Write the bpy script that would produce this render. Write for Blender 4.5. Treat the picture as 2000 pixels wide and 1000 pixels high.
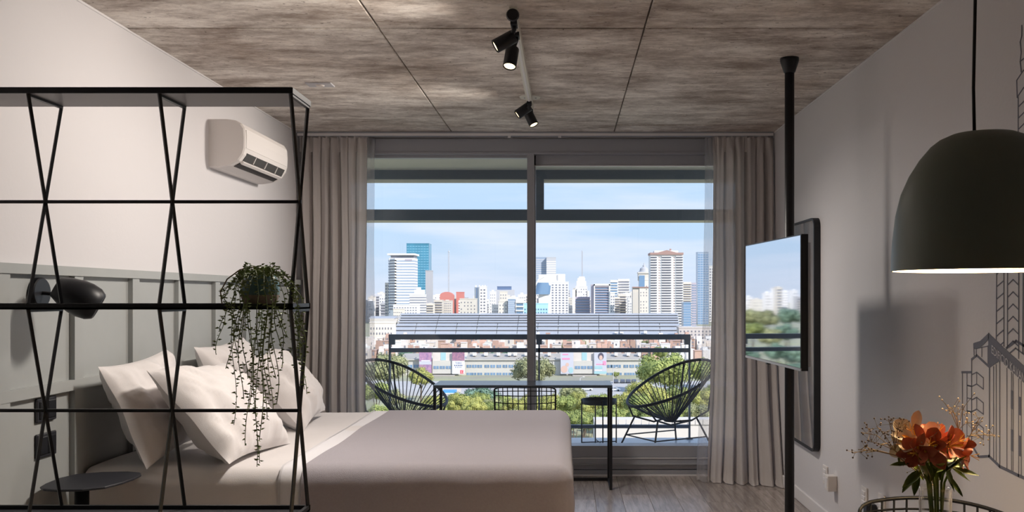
import bpy, math, random
from mathutils import Vector, Matrix, noise
R = random.Random(7)
for o in list(bpy.data.objects): bpy.data.objects.remove(o)
SC = bpy.context.scene
COL = SC.collection
# ------------------------------------------------------------------ camera
F, VX, VY, CZ = 1780.0, 1106.0, 577.0, 1.373       # focal length / vanishing point in photo pixels, eye height
cd = bpy.data.cameras.new('camera'); cam = bpy.data.objects.new('camera', cd); COL.objects.link(cam)
cam.location = (0, 0, CZ); cam.rotation_euler = (math.pi/2, 0, 0)
cd.sensor_width = 36; cd.lens = F/2000*36
cd.shift_x = -(VX-1000)/2000; cd.shift_y = (VY-500)/2000
cd.clip_start = .05; cd.clip_end = 8000
SC.camera = cam
# ------------------------------------------------------------------ sky, sun, exposure
w = bpy.data.worlds.new('sky'); SC.world = w; w.use_nodes = True
nt = w.node_tree; nt.nodes.clear()
def N(t, kind, **kw):
    n = t.nodes.new(kind)
    for k, v in kw.items():
        if k in n.inputs: n.inputs[k].default_value = v
        else: setattr(n, k, v)
    return n
tc = N(nt, 'ShaderNodeTexCoord'); sp = N(nt, 'ShaderNodeSeparateXYZ'); nt.links.new(tc.outputs['Generated'], sp.inputs[0])
rp = N(nt, 'ShaderNodeValToRGB'); nt.links.new(sp.outputs['Z'], rp.inputs[0])
e = rp.color_ramp.elements
e[0].position = 0; e[0].color = (.56, .63, .76, 1)
e[1].position = 1; e[1].color = (.22, .42, .80, 1)
for p, c in ((.03, (.50, .62, .78, 1)), (.08, (.45, .61, .80, 1)), (.16, (.48, .63, .85, 1)), (.4, (.30, .50, .85, 1))):
    x = rp.color_ramp.elements.new(p); x.color = c
mp = N(nt, 'ShaderNodeMapping'); mp.inputs['Scale'].default_value = (1.2, 1.2, 9); mp.inputs['Rotation'].default_value = (0, .12, .3)
nt.links.new(tc.outputs['Generated'], mp.inputs[0])
nz = N(nt, 'ShaderNodeTexNoise', Scale=3.2, Detail=7.0, Roughness=.55); nt.links.new(mp.outputs[0], nz.inputs['Vector'])
cr = N(nt, 'ShaderNodeValToRGB'); nt.links.new(nz.outputs[0], cr.inputs[0])
cr.color_ramp.elements[0].position = .42; cr.color_ramp.elements[0].color = (0, 0, 0, 1)
cr.color_ramp.elements[1].position = .72; cr.color_ramp.elements[1].color = (.75, .75, .75, 1)
mx = N(nt, 'ShaderNodeMixRGB'); mx.inputs[2].default_value = (.74, .76, .86, 1)
nt.links.new(cr.outputs[0], mx.inputs[0]); nt.links.new(rp.outputs[0], mx.inputs[1])
bg = N(nt, 'ShaderNodeBackground', Strength=1.0); nt.links.new(mx.outputs[0], bg.inputs[0])
wo = N(nt, 'ShaderNodeOutputWorld'); nt.links.new(bg.outputs[0], wo.inputs[0])
sl = bpy.data.lights.new('sun_offscreen', 'SUN'); sl.energy = 4.0; sl.angle = .01; sl.color = (1, .95, .88)
sun = bpy.data.objects.new('sun_offscreen', sl); COL.objects.link(sun)
sun.rotation_euler = Vector((-.62, .62, -.62)).to_track_quat('-Z', 'Y').to_euler()
vs = SC.view_settings; vs.view_transform = 'Standard'; vs.look = 'None'; vs.gamma = 1; vs.exposure = 0.42; vs.use_curve_mapping = False
LAMP = dict(spot=78, pend=16)            # watts of the room's own lamps

# ------------------------------------------------------------------ helpers
def at(px, py, s): return Vector(((px-VX)/s, F/s, CZ-(py-VY)/s))
def X(px, s): return (px-VX)/s
def Z(py, s): return CZ-(py-VY)/s
MATS = {}
def mat(name, col, rough=.6, metal=0, var=0, vs_=6, bump=0, bs=80, col2=None, stretch=(1, 1, 1), spec=.5, rnd=0, sheen=0):
    m = bpy.data.materials.new(name); m.use_nodes = True; t = m.node_tree; b = t.nodes['Principled BSDF']
    b.inputs['Base Color'].default_value = (*col, 1); b.inputs['Roughness'].default_value = rough
    b.inputs['Metallic'].default_value = metal; b.inputs['Specular IOR Level'].default_value = spec
    if sheen: b.inputs['Sheen Weight'].default_value = sheen
    if var or bump or rnd:
        g = N(t, 'ShaderNodeNewGeometry'); mpn = N(t, 'ShaderNodeMapping'); mpn.inputs['Scale'].default_value = stretch
        t.links.new(g.outputs['Position'], mpn.inputs[0])
    src = None
    if var:
        n = N(t, 'ShaderNodeTexNoise', Scale=vs_, Detail=6.0, Roughness=.6); t.links.new(mpn.outputs[0], n.inputs['Vector'])
        r = N(t, 'ShaderNodeValToRGB'); r.color_ramp.elements[0].position = .3; r.color_ramp.elements[1].position = .7
        c2 = col2 or tuple(c*(1-var) for c in col)
        r.color_ramp.elements[0].color = (*c2, 1); r.color_ramp.elements[1].color = (*col, 1)
        t.links.new(n.outputs[0], r.inputs[0]); src = r.outputs[0]
    if rnd:
        oi = N(t, 'ShaderNodeObjectInfo'); mr = N(t, 'ShaderNodeMapRange'); mr.inputs[3].default_value = 1-rnd; mr.inputs[4].default_value = 1+rnd*.4
        t.links.new(oi.outputs['Random'], mr.inputs[0])
        h = N(t, 'ShaderNodeHueSaturation'); h.inputs['Color'].default_value = (*col, 1)
        if src: t.links.new(src, h.inputs['Color'])
        t.links.new(mr.outputs[0], h.inputs['Value']); src = h.outputs[0]
    if src: t.links.new(src, b.inputs['Base Color'])
    if bump:
        n2 = N(t, 'ShaderNodeTexNoise', Scale=bs, Detail=4.0); t.links.new(mpn.outputs[0], n2.inputs['Vector'])
        bp = N(t, 'ShaderNodeBump', Strength=bump, Distance=.01); t.links.new(n2.outputs[0], bp.inputs['Height'])
        t.links.new(bp.outputs[0], b.inputs['Normal'])
    MATS[name] = m; return m
M = MATS
mat('wall', (.70, .68, .695), .5, bump=.06, bs=60, spec=.3)
mat('trimwhite', (.78, .76, .77), .4)
mat('panelpaint', (.40, .415, .41), .5, var=.08, vs_=3)
mat('black', (.012, .013, .017), .42, spec=.4)
mat('blacksheet', (.022, .023, .03), .5)
mat('aluframe', (.38, .39, .43), .38, metal=.15)
mat('steelgrey', (.14, .165, .21), .45, metal=.2)
mat('linen', (.72, .685, .68), .85, var=.04, vs_=5, bump=.1, bs=300, sheen=.3)
mat('sheetw', (.74, .73, .76), .85, bump=.1, bs=300, sheen=.2)
mat('blanket', (.40, .37, .41), .95, var=.1, vs_=120, bump=.4, bs=500, sheen=.3)
mat('shelfboard_lit', (.27, .255, .26), .45); mat('consoletop', (.06, .075, .10), .16)  # top shelf board: bounce light on its underside put into a lighter grey
mat('plastic', (.76, .72, .70), .5)
mat('vent', (.05, .045, .045), .5)
mat('railcream', (.72, .70, .63), .4)
mat('pendant', (.155, .185, .155), .45)
mat('pendantin', (.85, .80, .68), .5)
mat('potteal', (.10, .19, .20), .25, var=.2, vs_=30)
mat('pottan', (.33, .25, .20), .6, var=.15, vs_=60)
mat('soil', (.05, .035, .025), .9)
mat('vine', (.12, .16, .04), .6)
mat('leaf', (.24, .31, .10), .5, var=.4, vs_=40)
mat('leafy', (.22, .26, .03), .45, var=.5, vs_=25, col2=(.06, .13, .02))
mat('petal', (.74, .27, .15), .5, var=.4, vs_=45, col2=(.55, .12, .075))
mat('petalw', (.82, .74, .62), .5, var=.15, vs_=45)
mat('petaly', (.85, .50, .08), .5)
mat('twig', (.30, .22, .12), .7)
mat('budpale', (.75, .62, .45), .7)
mat('buddark', (.14, .09, .06), .7)
mat('mural', (.155, .16, .205), .6)
mat('muraltext', (.66, .65, .70), .6)
mat('woodtable', (.16, .10, .06), .5, var=.3, vs_=20)
mat('slab', (.62, .585, .52), .8, var=.1, vs_=2)
mat('tilefloor', (.56, .59, .64), .32, var=.08, vs_=3)
mat('cream', (.78, .71, .63), .8, rnd=.18, var=.08, vs_=.05)
mat('cityw', (.87, .84, .82), .75, rnd=.12)
mat('citygrey', (.56, .55, .57), .75, rnd=.2)  # grey lightened so that distance haze sits in the colour
mat('winshade', (.24, .245, .29), .35, rnd=.25)
mat('winblue', (.19, .30, .45), .25, rnd=.2)
mat('blueglass', (.085, .30, .43), .2, var=.3, vs_=.05)
mat('blueglass2', (.19, .42, .55), .2)
mat('steelglass', (.36, .43, .54), .25)
mat('salmon', (.62, .235, .20), .8)
mat('navy', (.14, .20, .33), .5)  # navy paled in its base colour to stand for haze
mat('skyblue', (.42, .66, .80), .7)
mat('mauvewall', (.50, .44, .50), .7)  # mauve raised in tone, far haze painted in
mat('terracotta', (.40, .25, .22), .8)
mat('brickp', (.62, .41, .33), .85, rnd=.3, var=.15, vs_=.4)
mat('brickw', (.74, .66, .61), .85, rnd=.2)
mat('shedroof', (.47, .47, .49), .55, metal=.1, var=.12, vs_=.08, stretch=(1, 6, 6))
mat('shedgap', (.11, .11, .13), .7)
mat('terminal', (.60, .57, .52), .8, var=.06, vs_=.2)
mat('termroof', (.43, .39, .35), .85, var=.15, vs_=.3)
mat('asphalt', (.52, .49, .47), .9, var=.2, vs_=.08)
mat('grassland', (.40, .40, .20), .95, var=.35, vs_=.03, col2=(.30, .27, .24))
mat('parapet', (.70, .63, .58), .85, var=.08, vs_=.3)
mat('folA', (.42, .46, .14), .8, var=.6, vs_=.45, col2=(.19, .24, .07), rnd=.2)
mat('folB', (.54, .51, .15), .8, var=.55, vs_=.45, col2=(.30, .32, .09), rnd=.15)
mat('folC', (.26, .38, .26), .8, var=.55, vs_=.45, col2=(.09, .16, .12), rnd=.2)
mat('folD', (.48, .47, .24), .8, var=.55, vs_=.45, col2=(.20, .22, .10), rnd=.2)
mat('bark', (.16, .12, .09), .9)
mat('carw', (.72, .74, .78), .3); mat('card', (.10, .11, .14), .3); mat('tyre', (.02, .02, .02), .8)
mat('bluecanopy', (.10, .34, .72), .5)
mat('postpur', (.24, .15, .32), .7, var=.7, vs_=.9, col2=(.55, .30, .42))
mat('postwhite', (.80, .80, .84), .7); mat('postred', (.75, .10, .13), .7); mat('postink', (.11, .14, .28), .7)
mat('postpink', (.80, .30, .48), .7); mat('postskin', (.66, .45, .38), .7); mat('posthair', (.10, .09, .13), .7)
mat('postcrowd', (.52, .24, .30), .7, var=.75, vs_=1.2, col2=(.17, .12, .22)); mat('postteal', (.36, .56, .60), .7); mat('postgrey', (.55, .55, .62), .7)
# concrete ceiling: formwork-streaked, blotchy, with pits
def concrete():
    m = bpy.data.materials.new('concrete'); m.use_nodes = True; t = m.node_tree; b = t.nodes['Principled BSDF']; b.inputs['Roughness'].default_value = .8
    g = N(t, 'ShaderNodeNewGeometry')
    def nzs(scale, stretch, detail=8.0, rough=.65):
        mpn = N(t, 'ShaderNodeMapping'); mpn.inputs['Scale'].default_value = stretch; t.links.new(g.outputs['Position'], mpn.inputs[0])
        n = N(t, 'ShaderNodeTexNoise', Scale=scale, Detail=detail, Roughness=rough); t.links.new(mpn.outputs[0], n.inputs['Vector']); return n.outputs[0]
    def ramp(src, p0, c0, p1, c1):
        r = N(t, 'ShaderNodeValToRGB'); a, bb = r.color_ramp.elements; a.position = p0; a.color = (*c0, 1); bb.position = p1; bb.color = (*c1, 1); t.links.new(src, r.inputs[0]); return r.outputs[0]
    base = ramp(nzs(1.9, (.75, 1.7, 1), 12.0, .78), .40, (.42, .35, .30), .58, (.93, .87, .80))
    fine = ramp(nzs(9, (.7, 1.6, 1), 9.0, .8), .38, (.58, .54, .52), .55, (1, 1, 1))
    m1 = N(t, 'ShaderNodeMixRGB', blend_type='MULTIPLY'); m1.inputs[0].default_value = .75; t.links.new(base, m1.inputs[1]); t.links.new(fine, m1.inputs[2])
    blot = ramp(nzs(1.1, (1, 1, 1), 6.0, .6), .5, (1, 1, 1), .74, (.68, .60, .54))
    m2 = N(t, 'ShaderNodeMixRGB', blend_type='MULTIPLY'); m2.inputs[0].default_value = .9; t.links.new(m1.outputs[0], m2.inputs[1]); t.links.new(blot, m2.inputs[2])
    pit = ramp(nzs(42, (1, 1, 1), 3.0, .5), .27, (.25, .22, .2), .33, (1, 1, 1))
    m3 = N(t, 'ShaderNodeMixRGB', blend_type='MULTIPLY'); m3.inputs[0].default_value = .8; t.links.new(m2.outputs[0], m3.inputs[1]); t.links.new(pit, m3.inputs[2])
    wht = ramp(nzs(26, (.3, 1.6, 1), 5.0, .6), .62, (0, 0, 0), .72, (.75, .75, .75))
    m4 = N(t, 'ShaderNodeMixRGB'); m4.inputs[2].default_value = (.80, .77, .74, 1); t.links.new(wht, m4.inputs[0]); t.links.new(m3.outputs[0], m4.inputs[1])
    t.links.new(m4.outputs[0], b.inputs['Base Color'])
    bp = N(t, 'ShaderNodeBump', Strength=.35, Distance=.01); t.links.new(fine, bp.inputs['Height']); t.links.new(bp.outputs[0], b.inputs['Normal'])
    M['concrete'] = m
concrete()
def woodfloor():
    m = bpy.data.materials.new('woodfloor'); m.use_nodes = True; t = m.node_tree; b = t.nodes['Principled BSDF']; b.inputs['Roughness'].default_value = .24
    g = N(t, 'ShaderNodeNewGeometry'); oi = N(t, 'ShaderNodeObjectInfo')
    ad = N(t, 'ShaderNodeVectorMath'); t.links.new(g.outputs['Position'], ad.inputs[0])
    sc = N(t, 'ShaderNodeVectorMath', operation='SCALE'); sc.inputs[0].default_value = (3, 7, 0); t.links.new(oi.outputs['Random'], sc.inputs['Scale']); t.links.new(sc.outputs[0], ad.inputs[1])
    mpn = N(t, 'ShaderNodeMapping'); mpn.inputs['Scale'].default_value = (9, .8, 1); t.links.new(ad.outputs[0], mpn.inputs[0])
    n = N(t, 'ShaderNodeTexNoise', Scale=4.0, Detail=9.0, Roughness=.65, Distortion=.6); t.links.new(mpn.outputs[0], n.inputs['Vector'])
    r = N(t, 'ShaderNodeValToRGB'); r.color_ramp.elements[0].position = .3; r.color_ramp.elements[0].color = (.21, .17, .15, 1); r.color_ramp.elements[1].position = .72; r.color_ramp.elements[1].color = (.47, .41, .38, 1)
    t.links.new(n.outputs[0], r.inputs[0])
    mr = N(t, 'ShaderNodeMapRange'); mr.inputs[3].default_value = .75; mr.inputs[4].default_value = 1.15; t.links.new(oi.outputs['Random'], mr.inputs[0])
    h = N(t, 'ShaderNodeHueSaturation'); t.links.new(r.outputs[0], h.inputs['Color']); t.links.new(mr.outputs[0], h.inputs['Value']); t.links.new(h.outputs[0], b.inputs['Base Color'])
    M['woodfloor'] = m
woodfloor()
def clear(name, tint, gloss):          # thin pane: mostly see-through, fresnel reflection
    m = bpy.data.materials.new(name); m.use_nodes = True; t = m.node_tree; t.nodes.clear()
    o = N(t, 'ShaderNodeOutputMaterial'); tr = N(t, 'ShaderNodeBsdfTransparent'); tr.inputs[0].default_value = (*tint, 1)
    gl = N(t, 'ShaderNodeBsdfGlossy', Roughness=.02); lw = N(t, 'ShaderNodeLayerWeight'); pwn = N(t, 'ShaderNodeMath', operation='POWER'); pwn.inputs[1].default_value = 4 if name == 'pane' else 2.2; t.links.new(lw.outputs['Facing'], pwn.inputs[0]); fr = N(t, 'ShaderNodeMath', operation='MULTIPLY_ADD'); fr.inputs[1].default_value = gloss; fr.inputs[2].default_value = .02; t.links.new(pwn.outputs[0], fr.inputs[0]); mxs = N(t, 'ShaderNodeMixShader')
    t.links.new(fr.outputs[0], mxs.inputs[0]); t.links.new(tr.outputs[0], mxs.inputs[1]); t.links.new(gl.outputs[0], mxs.inputs[2]); t.links.new(mxs.outputs[0], o.inputs[0]); M[name] = m
clear('pane', (.97, .98, .985), .5); clear('vaseglass', (.95, .96, .965), .75)
def fabric(name, col, transp, transl):
    m = bpy.data.materials.new(name); m.use_nodes = True; t = m.node_tree; t.nodes.clear()
    o = N(t, 'ShaderNodeOutputMaterial'); d = N(t, 'ShaderNodeBsdfDiffuse'); d.inputs[0].default_value = (*col, 1)
    tl = N(t, 'ShaderNodeBsdfTranslucent'); tl.inputs[0].default_value = (*col, 1); tr = N(t, 'ShaderNodeBsdfTransparent')
    a = N(t, 'ShaderNodeMixShader'); a.inputs[0].default_value = transl; b = N(t, 'ShaderNodeMixShader'); b.inputs[0].default_value = transp
    t.links.new(d.outputs[0], a.inputs[1]); t.links.new(tl.outputs[0], a.inputs[2]); t.links.new(a.outputs[0], b.inputs[1]); t.links.new(tr.outputs[0], b.inputs[2]); t.links.new(b.outputs[0], o.inputs[0]); M[name] = m
fabric('curtain', (.71, .66, .64), .03, .28); fabric('sheer', (.62, .60, .62), .62, .4)
def emit(name, col, st):
    m = bpy.data.materials.new(name); m.use_nodes = True; b = m.node_tree.nodes['Principled BSDF']
    b.inputs['Base Color'].default_value = (*col, 1); b.inputs['Emission Color'].default_value = (*col, 1); b.inputs['Emission Strength'].default_value = st; M[name] = m
emit('bulb', (1, .72, .38), 4.0)
mat('screen', (.80, .81, .84), .03, metal=1.0); mat('mirror', (.80, .80, .79), .04, metal=1.0)

ORG = {}
class MB:
    def __init__(s): s.v = []; s.f = []
    def add(s, vs, fs):
        n = len(s.v); s.v += [tuple(v) for v in vs]; s.f += [tuple(i+n for i in f) for f in fs]; return s
    def box(s, x0, x1, y0, y1, z0, z1):
        return s.add([(x0, y0, z0), (x1, y0, z0), (x1, y1, z0), (x0, y1, z0), (x0, y0, z1), (x1, y0, z1), (x1, y1, z1), (x0, y1, z1)],
                     [(0, 3, 2, 1), (4, 5, 6, 7), (0, 1, 5, 4), (1, 2, 6, 5), (2, 3, 7, 6), (3, 0, 4, 7)])
    def bevbox(s, x0, x1, y0, y1, z0, z1, b):   # box with chamfered vertical and horizontal edges (inset caps)
        lo, hi = (x0, y0, z0), (x1, y1, z1)
        ring = lambda z, i: [(x0+i, y0, z), (x1-i, y0, z), (x1, y0+i, z), (x1, y1-i, z), (x1-i, y1, z), (x0+i, y1, z), (x0, y1-i, z), (x0, y0+i, z)]
        sh = lambda pts, k: [(min(max(p[0], x0+k), x1-k), min(max(p[1], y0+k), y1-k), p[2]) for p in pts]
        rings = [sh(ring(z0, b), b*.7), ring(z0+b, b), ring(z1-b, b), sh(ring(z1, b), b*.7)]
        return s.loft(rings)
    def loft(s, rings, caps=True, closed=True):
        n = len(rings[0]); vs = [p for r in rings for p in r]; fs = []
        for i in range(len(rings)-1):
            for j in range(n if closed else n-1):
                k = (j+1) % n; fs.append((i*n+j, i*n+k, (i+1)*n+k, (i+1)*n+j))
        if caps: fs.append(tuple(range(n-1, -1, -1))); fs.append(tuple((len(rings)-1)*n+j for j in range(n)))
        return s.add(vs, fs)
    def tube(s, pts, r, n=8, closed=False):
        pts = [Vector(p) for p in pts]; m = len(pts); rings = []; up = None
        for i in range(m):
            a = pts[(i-1) % m] if (closed or i > 0) else pts[i]; b = pts[(i+1) % m] if (closed or i < m-1) else pts[i]
            d = (b-a).normalized()
            if up is None:
                up = Vector((0, 0, 1)) if abs(d.z) < .9 else Vector((1, 0, 0))
            u = (up-d*up.dot(d)).normalized(); up = u; v = d.cross(u)
            rr = r[i] if isinstance(r, (list, tuple)) else r
            rings.append([pts[i]+(u*math.cos(2*math.pi*j/n)+v*math.sin(2*math.pi*j/n))*rr for j in range(n)])
        if closed: rings.append(rings[0]); return s.loft(rings, caps=False)
        return s.loft(rings)
    def lathe(s, prof, n=24, c=(0, 0, 0), axis=(0, 0, 1), caps=True):
        q = Vector((0, 0, 1)).rotation_difference(Vector(axis).normalized()); c = Vector(c)
        rings = [[c+q @ Vector((r*math.cos(2*math.pi*j/n), r*math.sin(2*math.pi*j/n), z)) for j in range(n)] for r, z in prof]
        return s.loft(rings, caps=caps)
    def grid(s, fn, nu, nv):
        vs = [fn(i/nu, j/nv) for j in range(nv+1) for i in range(nu+1)]
        fs = [(j*(nu+1)+i, j*(nu+1)+i+1, (j+1)*(nu+1)+i+1, (j+1)*(nu+1)+i) for j in range(nv) for i in range(nu)]
        return s.add(vs, fs)
    def build(s, name, m, parent=None, smooth=False):
        if parent is None:
            xs = [v[0] for v in s.v]; ys = [v[1] for v in s.v]; zs = [v[2] for v in s.v]
            org = Vector(((min(xs)+max(xs))/2, (min(ys)+max(ys))/2, min(zs)))
        else: org = ORG[parent.name]
        me = bpy.data.meshes.new(name); me.from_pydata([(v[0]-org[0], v[1]-org[1], v[2]-org[2]) for v in s.v], [], s.f); me.update()
        me.materials.append(M[m] if isinstance(m, str) else m)
        if smooth:
            me.polygons.foreach_set('use_smooth', [True]*len(me.polygons))
        o = bpy.data.objects.new(name, me); COL.objects.link(o)
        if parent is None: o.location = org
        else: o.parent = parent
        ORG[o.name] = org
        return o
def tag(o, label, cat, group=None, kind=None):
    o['label'] = label; o['category'] = cat
    if group: o['group'] = group
    if kind: o['kind'] = kind
    return o
def thing(name, label, cat, loc=(0, 0, 0), group=None, local=False):
    o = bpy.data.objects.new(name, None); COL.objects.link(o); o.location = loc; o.empty_display_size = .1
    ORG[o.name] = Vector((0, 0, 0)) if local else Vector(loc); return tag(o, label, cat, group)
def struct(name, mb, m, label, cat):
    o = mb.build(name, m); tag(o, label, cat, kind='structure'); return o
def rcopy(o, parent=None):
    c = o.copy(); COL.objects.link(c); ORG[c.name] = ORG.get(o.name, Vector())
    if parent is not None: c.parent = parent
    for ch in list(o.children): rcopy(ch, c)
    return c
B = lambda *a: MB().box(*a)
def light(name, kind, loc, energy, col=(1, 1, 1), target=None, parent=None, **kw):
    l = bpy.data.lights.new(name, kind); l.energy = energy; l.color = col
    for k, v in kw.items(): setattr(l, k, v)
    o = bpy.data.objects.new(name, l); COL.objects.link(o)
    o.location = Vector(loc)-(ORG[parent.name] if parent else Vector())
    if target is not None: o.rotation_euler = (Vector(target)-Vector(loc)).to_track_quat('-Z', 'Y').to_euler()
    if parent: o.parent = parent
    return o

# ------------------------------------------------------------------ room shell
XL, XR, YB, YN, H = -2.025, 1.563, F/255, -2.6, 2.6     # left/right wall, window plane, wall behind the camera, ceiling
wl = struct('wall_left', B(XL-.2, XL, YN, YB+.2, 0, H), 'wall', 'pale lilac grey painted side wall above the grey green panelling', 'wall')
pb = B(XL, XL+.014, YN, YB, .0, 1.47).build('panel_board', 'panelpaint', wl)
yb0 = 3.345*F/1600; pitch = .444*F/1600
for i in range(-12, 8):
    y = yb0+i*pitch
    if y < YN+.1 or y > YB-.05: continue
    B(XL+.012, XL+.036, y-.033, y+.033, .10, .99).build('batten', 'panelpaint', wl)
    B(XL+.012, XL+.036, y-.033, y+.033, 1.032, 1.452).build('batten', 'panelpaint', wl)
for z0, z1, d in ((.99, 1.032, .038), (1.452, 1.489, .042), (.0, .10, .04)):
    B(XL, XL+d, YN, YB, z0, z1).build('rail', 'panelpaint', wl)
wr = struct('wall_right', B(XR, XR+.2, YN, YB+.2, 0, H), 'wall', 'pale lilac grey satin painted wall behind the hanging lamp and flowers', 'wall')
bb = struct('baseboard_right', MB().bevbox(XR-.015, XR, YN, YB, 0, .085, .004), 'trimwhite', 'low white skirting board along the foot of the right wall', 'baseboard')
struct('wall_back', B(XL-.2, XR+.2, YN-.2, YN, 0, H), 'wall', 'plain painted wall closing the room behind the kitchen end', 'wall')
cl = struct('ceiling', B(XL-.2, XR+.2, YN-.2, YB+.25, H+.03, H+.3), 'shedgap', 'raw board marked concrete ceiling slab with formwork joints', 'ceiling')
xs = [XL-.1, -.863, .36, XR+.1]; ys = [YN, -.60, 1.80, 4.198, 6.578, YB+.02]
for i in range(3):
    for j in range(5):
        g = .0035
        x0, x1, y0, y1 = xs[i]+g, xs[i+1]-g, ys[j]+g*2.2, ys[j+1]-g*2.2
        dz = R.uniform(0, .004)
        MB().loft([[(x0, y0, H+.04), (x0, y1, H+.04), (x1, y1, H+.04), (x1, y0, H+.04)],
                   [(x0, y0, H+dz+.003), (x0, y1, H+dz+.003), (x1, y1, H+dz+.003), (x1, y0, H+dz+.003)],
                   [(x0+.004, y0+.004, H+dz), (x0+.004, y1-.004, H+dz), (x1-.004, y1-.004, H+dz), (x1-.004, y0+.004, H+dz)]]).build('concrete_panel', 'concrete', cl)
for side, x in ((-1, XL), (1, XR)):   # pale caulk line where walls meet the slab
    o = B(x-.003 if side > 0 else x, x if side > 0 else x+.006, YN, YB, H-.008, H+.002)
    struct('trim_1' if side < 0 else 'trim_2', o, 'trimwhite', 'thin white caulk line between %s wall and concrete ceiling' % ('panelled' if side < 0 else 'mural'), 'trim')
fl = struct('floor', B(XL-.2, XR+.2, YN-.2, YB+.1, -.2, -.013), 'shedgap', 'grey brown wood plank floor running toward the window', 'floor')
pwid = .185; plank_me = None
nx = int((XR-XL)/pwid)+1
for i in range(nx):
    y = YN - R.uniform(0, 1.2); x0 = XL+i*pwid; x1 = min(x0+pwid-.0015, XR)
    while y < YB-.02:
        y1 = min(y+1.3, YB); yy = max(y, YN)
        if y1-yy > .02: MB().loft([[(x0, yy, -.012), (x1, yy, -.012), (x1, y1-.0015, -.012), (x0, y1-.0015, -.012)], [(x0, yy, -.001), (x1, yy, -.001), (x1, y1-.0015, -.001), (x0, y1-.0015, -.001)],
                        [(x0+.0012, yy+.0012, 0), (x1-.0012, yy+.0012, 0), (x1-.0012, y1-.003, 0), (x0+.0012, y1-.003, 0)]]).build('plank', 'woodfloor', fl)
        y += 1.3
# window wall: masonry jambs behind the curtains, header box, aluminium doors
WX0, WX1 = -1.72, 1.36
wf = struct('wall_window', B(XL-.2, WX0, YB, YB+.2, 0, H+.05).box(WX1, XR+.2, YB, YB+.2, 0, H+.05).box(WX0, WX1, YB, YB+.2, 2.575, H+.05), 'wall', 'narrow painted wall strips beside the wide balcony window', 'wall')
S = 255.0
hd = struct('trim_3', B(WX0, WX1, YB-.04, YB+.1, Z(303, S), Z(273, S)), 'aluframe', 'grey shutter box panel across the top of the balcony window', 'trim')
B(WX0, WX1, YB-.052, YB-.04, Z(303, S), Z(299.5, S)).build('lip', 'aluframe', hd)
B(WX0, WX0+.004, YB-.043, YB-.04, Z(299, S), Z(273, S)).build('seam', 'vent', hd)
win = thing('window_1', 'wide grey aluminium sliding balcony window with two tall panes', 'window', (0, YB, 0)); win['kind'] = 'structure'
zs, zt = Z(870, S), Z(303, S)
base = MB().box(WX0, WX1, YB-.05, YB+.14, .012, Z(916, S)).box(WX0, WX1, YB-.035, YB+.13, Z(914.5, S), Z(894, S)).box(WX0, WX1, YB-.02, YB+.12, Z(892, S), zs)
base.build('sill_base', 'aluframe', win)
B(WX0, WX1, YB-.042, YB-.03, Z(893.8, S), Z(892.2, S)).build('sill_ridge', 'trimwhite', win)
B(WX0, WX1, YB-.06, YB-.03, Z(905, S), Z(903, S)).build('sill_ridge', 'aluframe', win)
B(WX0, WX1, YB-.055, YB-.03, 0, .012).build('sill_ridge', 'trimwhite', win)
B(X(1030, S), X(1043.5, S), YB-.045, YB+.10, zs, Z(297, S)).build('mullion', 'aluframe', win)
lf = MB().box(WX0, X(1030, S), YB, YB+.06, Z(308.5, S), zt).box(WX0, WX0+.05, YB, YB+.06, zs, zt)
lf.build('sash_frame', 'aluframe', win)
rf = MB().box(X(1043.5, S), WX1, YB+.02, YB+.08, Z(322.5, S), zt).box(WX1-.05, WX1, YB+.02, YB+.08, zs, zt).box(X(1043.5, S), X(1046, S), YB+.02, YB+.08, zs, zt)
rf.build('sash_frame', 'aluframe', win)
B(X(1043.5, S), WX1, YB+.01, YB+.02, Z(324, S), Z(322.5, S)).build('sash_lip', 'trimwhite', win)
B(WX0+.05, X(1030, S), YB+.028, YB+.032, zs, Z(308.5, S)).build('glass_pane', 'pane', win)
B(X(1046, S), WX1-.05, YB+.048, YB+.052, zs, Z(322.5, S)).build('glass_pane', 'pane', win)
ct = thing('curtain_track', 'slim white curtain track fixed along the concrete ceiling above the window', 'curtain track', (0, YB-.12, H))
B(XL+.01, XR-.01, YB-.15, YB-.10, H-.032, H).build('rail', 'aluframe', ct); B(XL+.01, XR-.01, YB-.154, YB-.15, H-.03, H-.012).build('rail_face', 'trimwhite', ct)
for px in (995, 1093): B(X(px, 260)-.012, X(px, 260)+.012, YB-.15, YB-.13, H-.045, H-.03).build('glider', 'trimwhite', ct)

# ------------------------------------------------------------------ balcony
YR = F/203.5
bf = struct('balcony_floor', B(-2.6, 2.2, YB+.12, YR+.08, -.25, -.005), 'tilefloor', 'pale grey balcony floor beyond the window sill', 'balcony floor')
bc = struct('balcony_ceiling', B(-3.2, 2.9, YB+.1, YR+.3, Z(332, 203.5), 3.0), 'slab', 'beige concrete underside of the balcony above', 'balcony ceiling')
struct('upper_storeys_shade', B(-6, 5, YN-1, YR-.2, 3.0, 12), 'slab', 'unseen upper floors over the room, added to shade the balcony', 'building storeys')  # unseen mass of upper floors, added to keep the sun off the balcony
be = struct('trim_4', B(-3.2, 2.9, YR, YR+.27, Z(350, 203.5), Z(332, 203.5)), 'steelgrey', 'upper grey steel beam along the balcony edge', 'beam')
B(-3.2, 2.9, YR+.004, YR+.268, Z(350, 203.5)-.004, Z(350, 203.5)).build('soffit', 'slab', be)
be2 = struct('trim_5', B(-3.2, 2.9, YR, YR+.27, Z(430, 203.5), Z(409, 203.5)), 'steelgrey', 'lower grey steel beam crossing the view from the balcony', 'beam')
B(-3.2, 2.9, YR+.004, YR+.268, Z(430, 203.5)-.004, Z(430, 203.5)).build('soffit', 'slab', be2)
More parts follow.
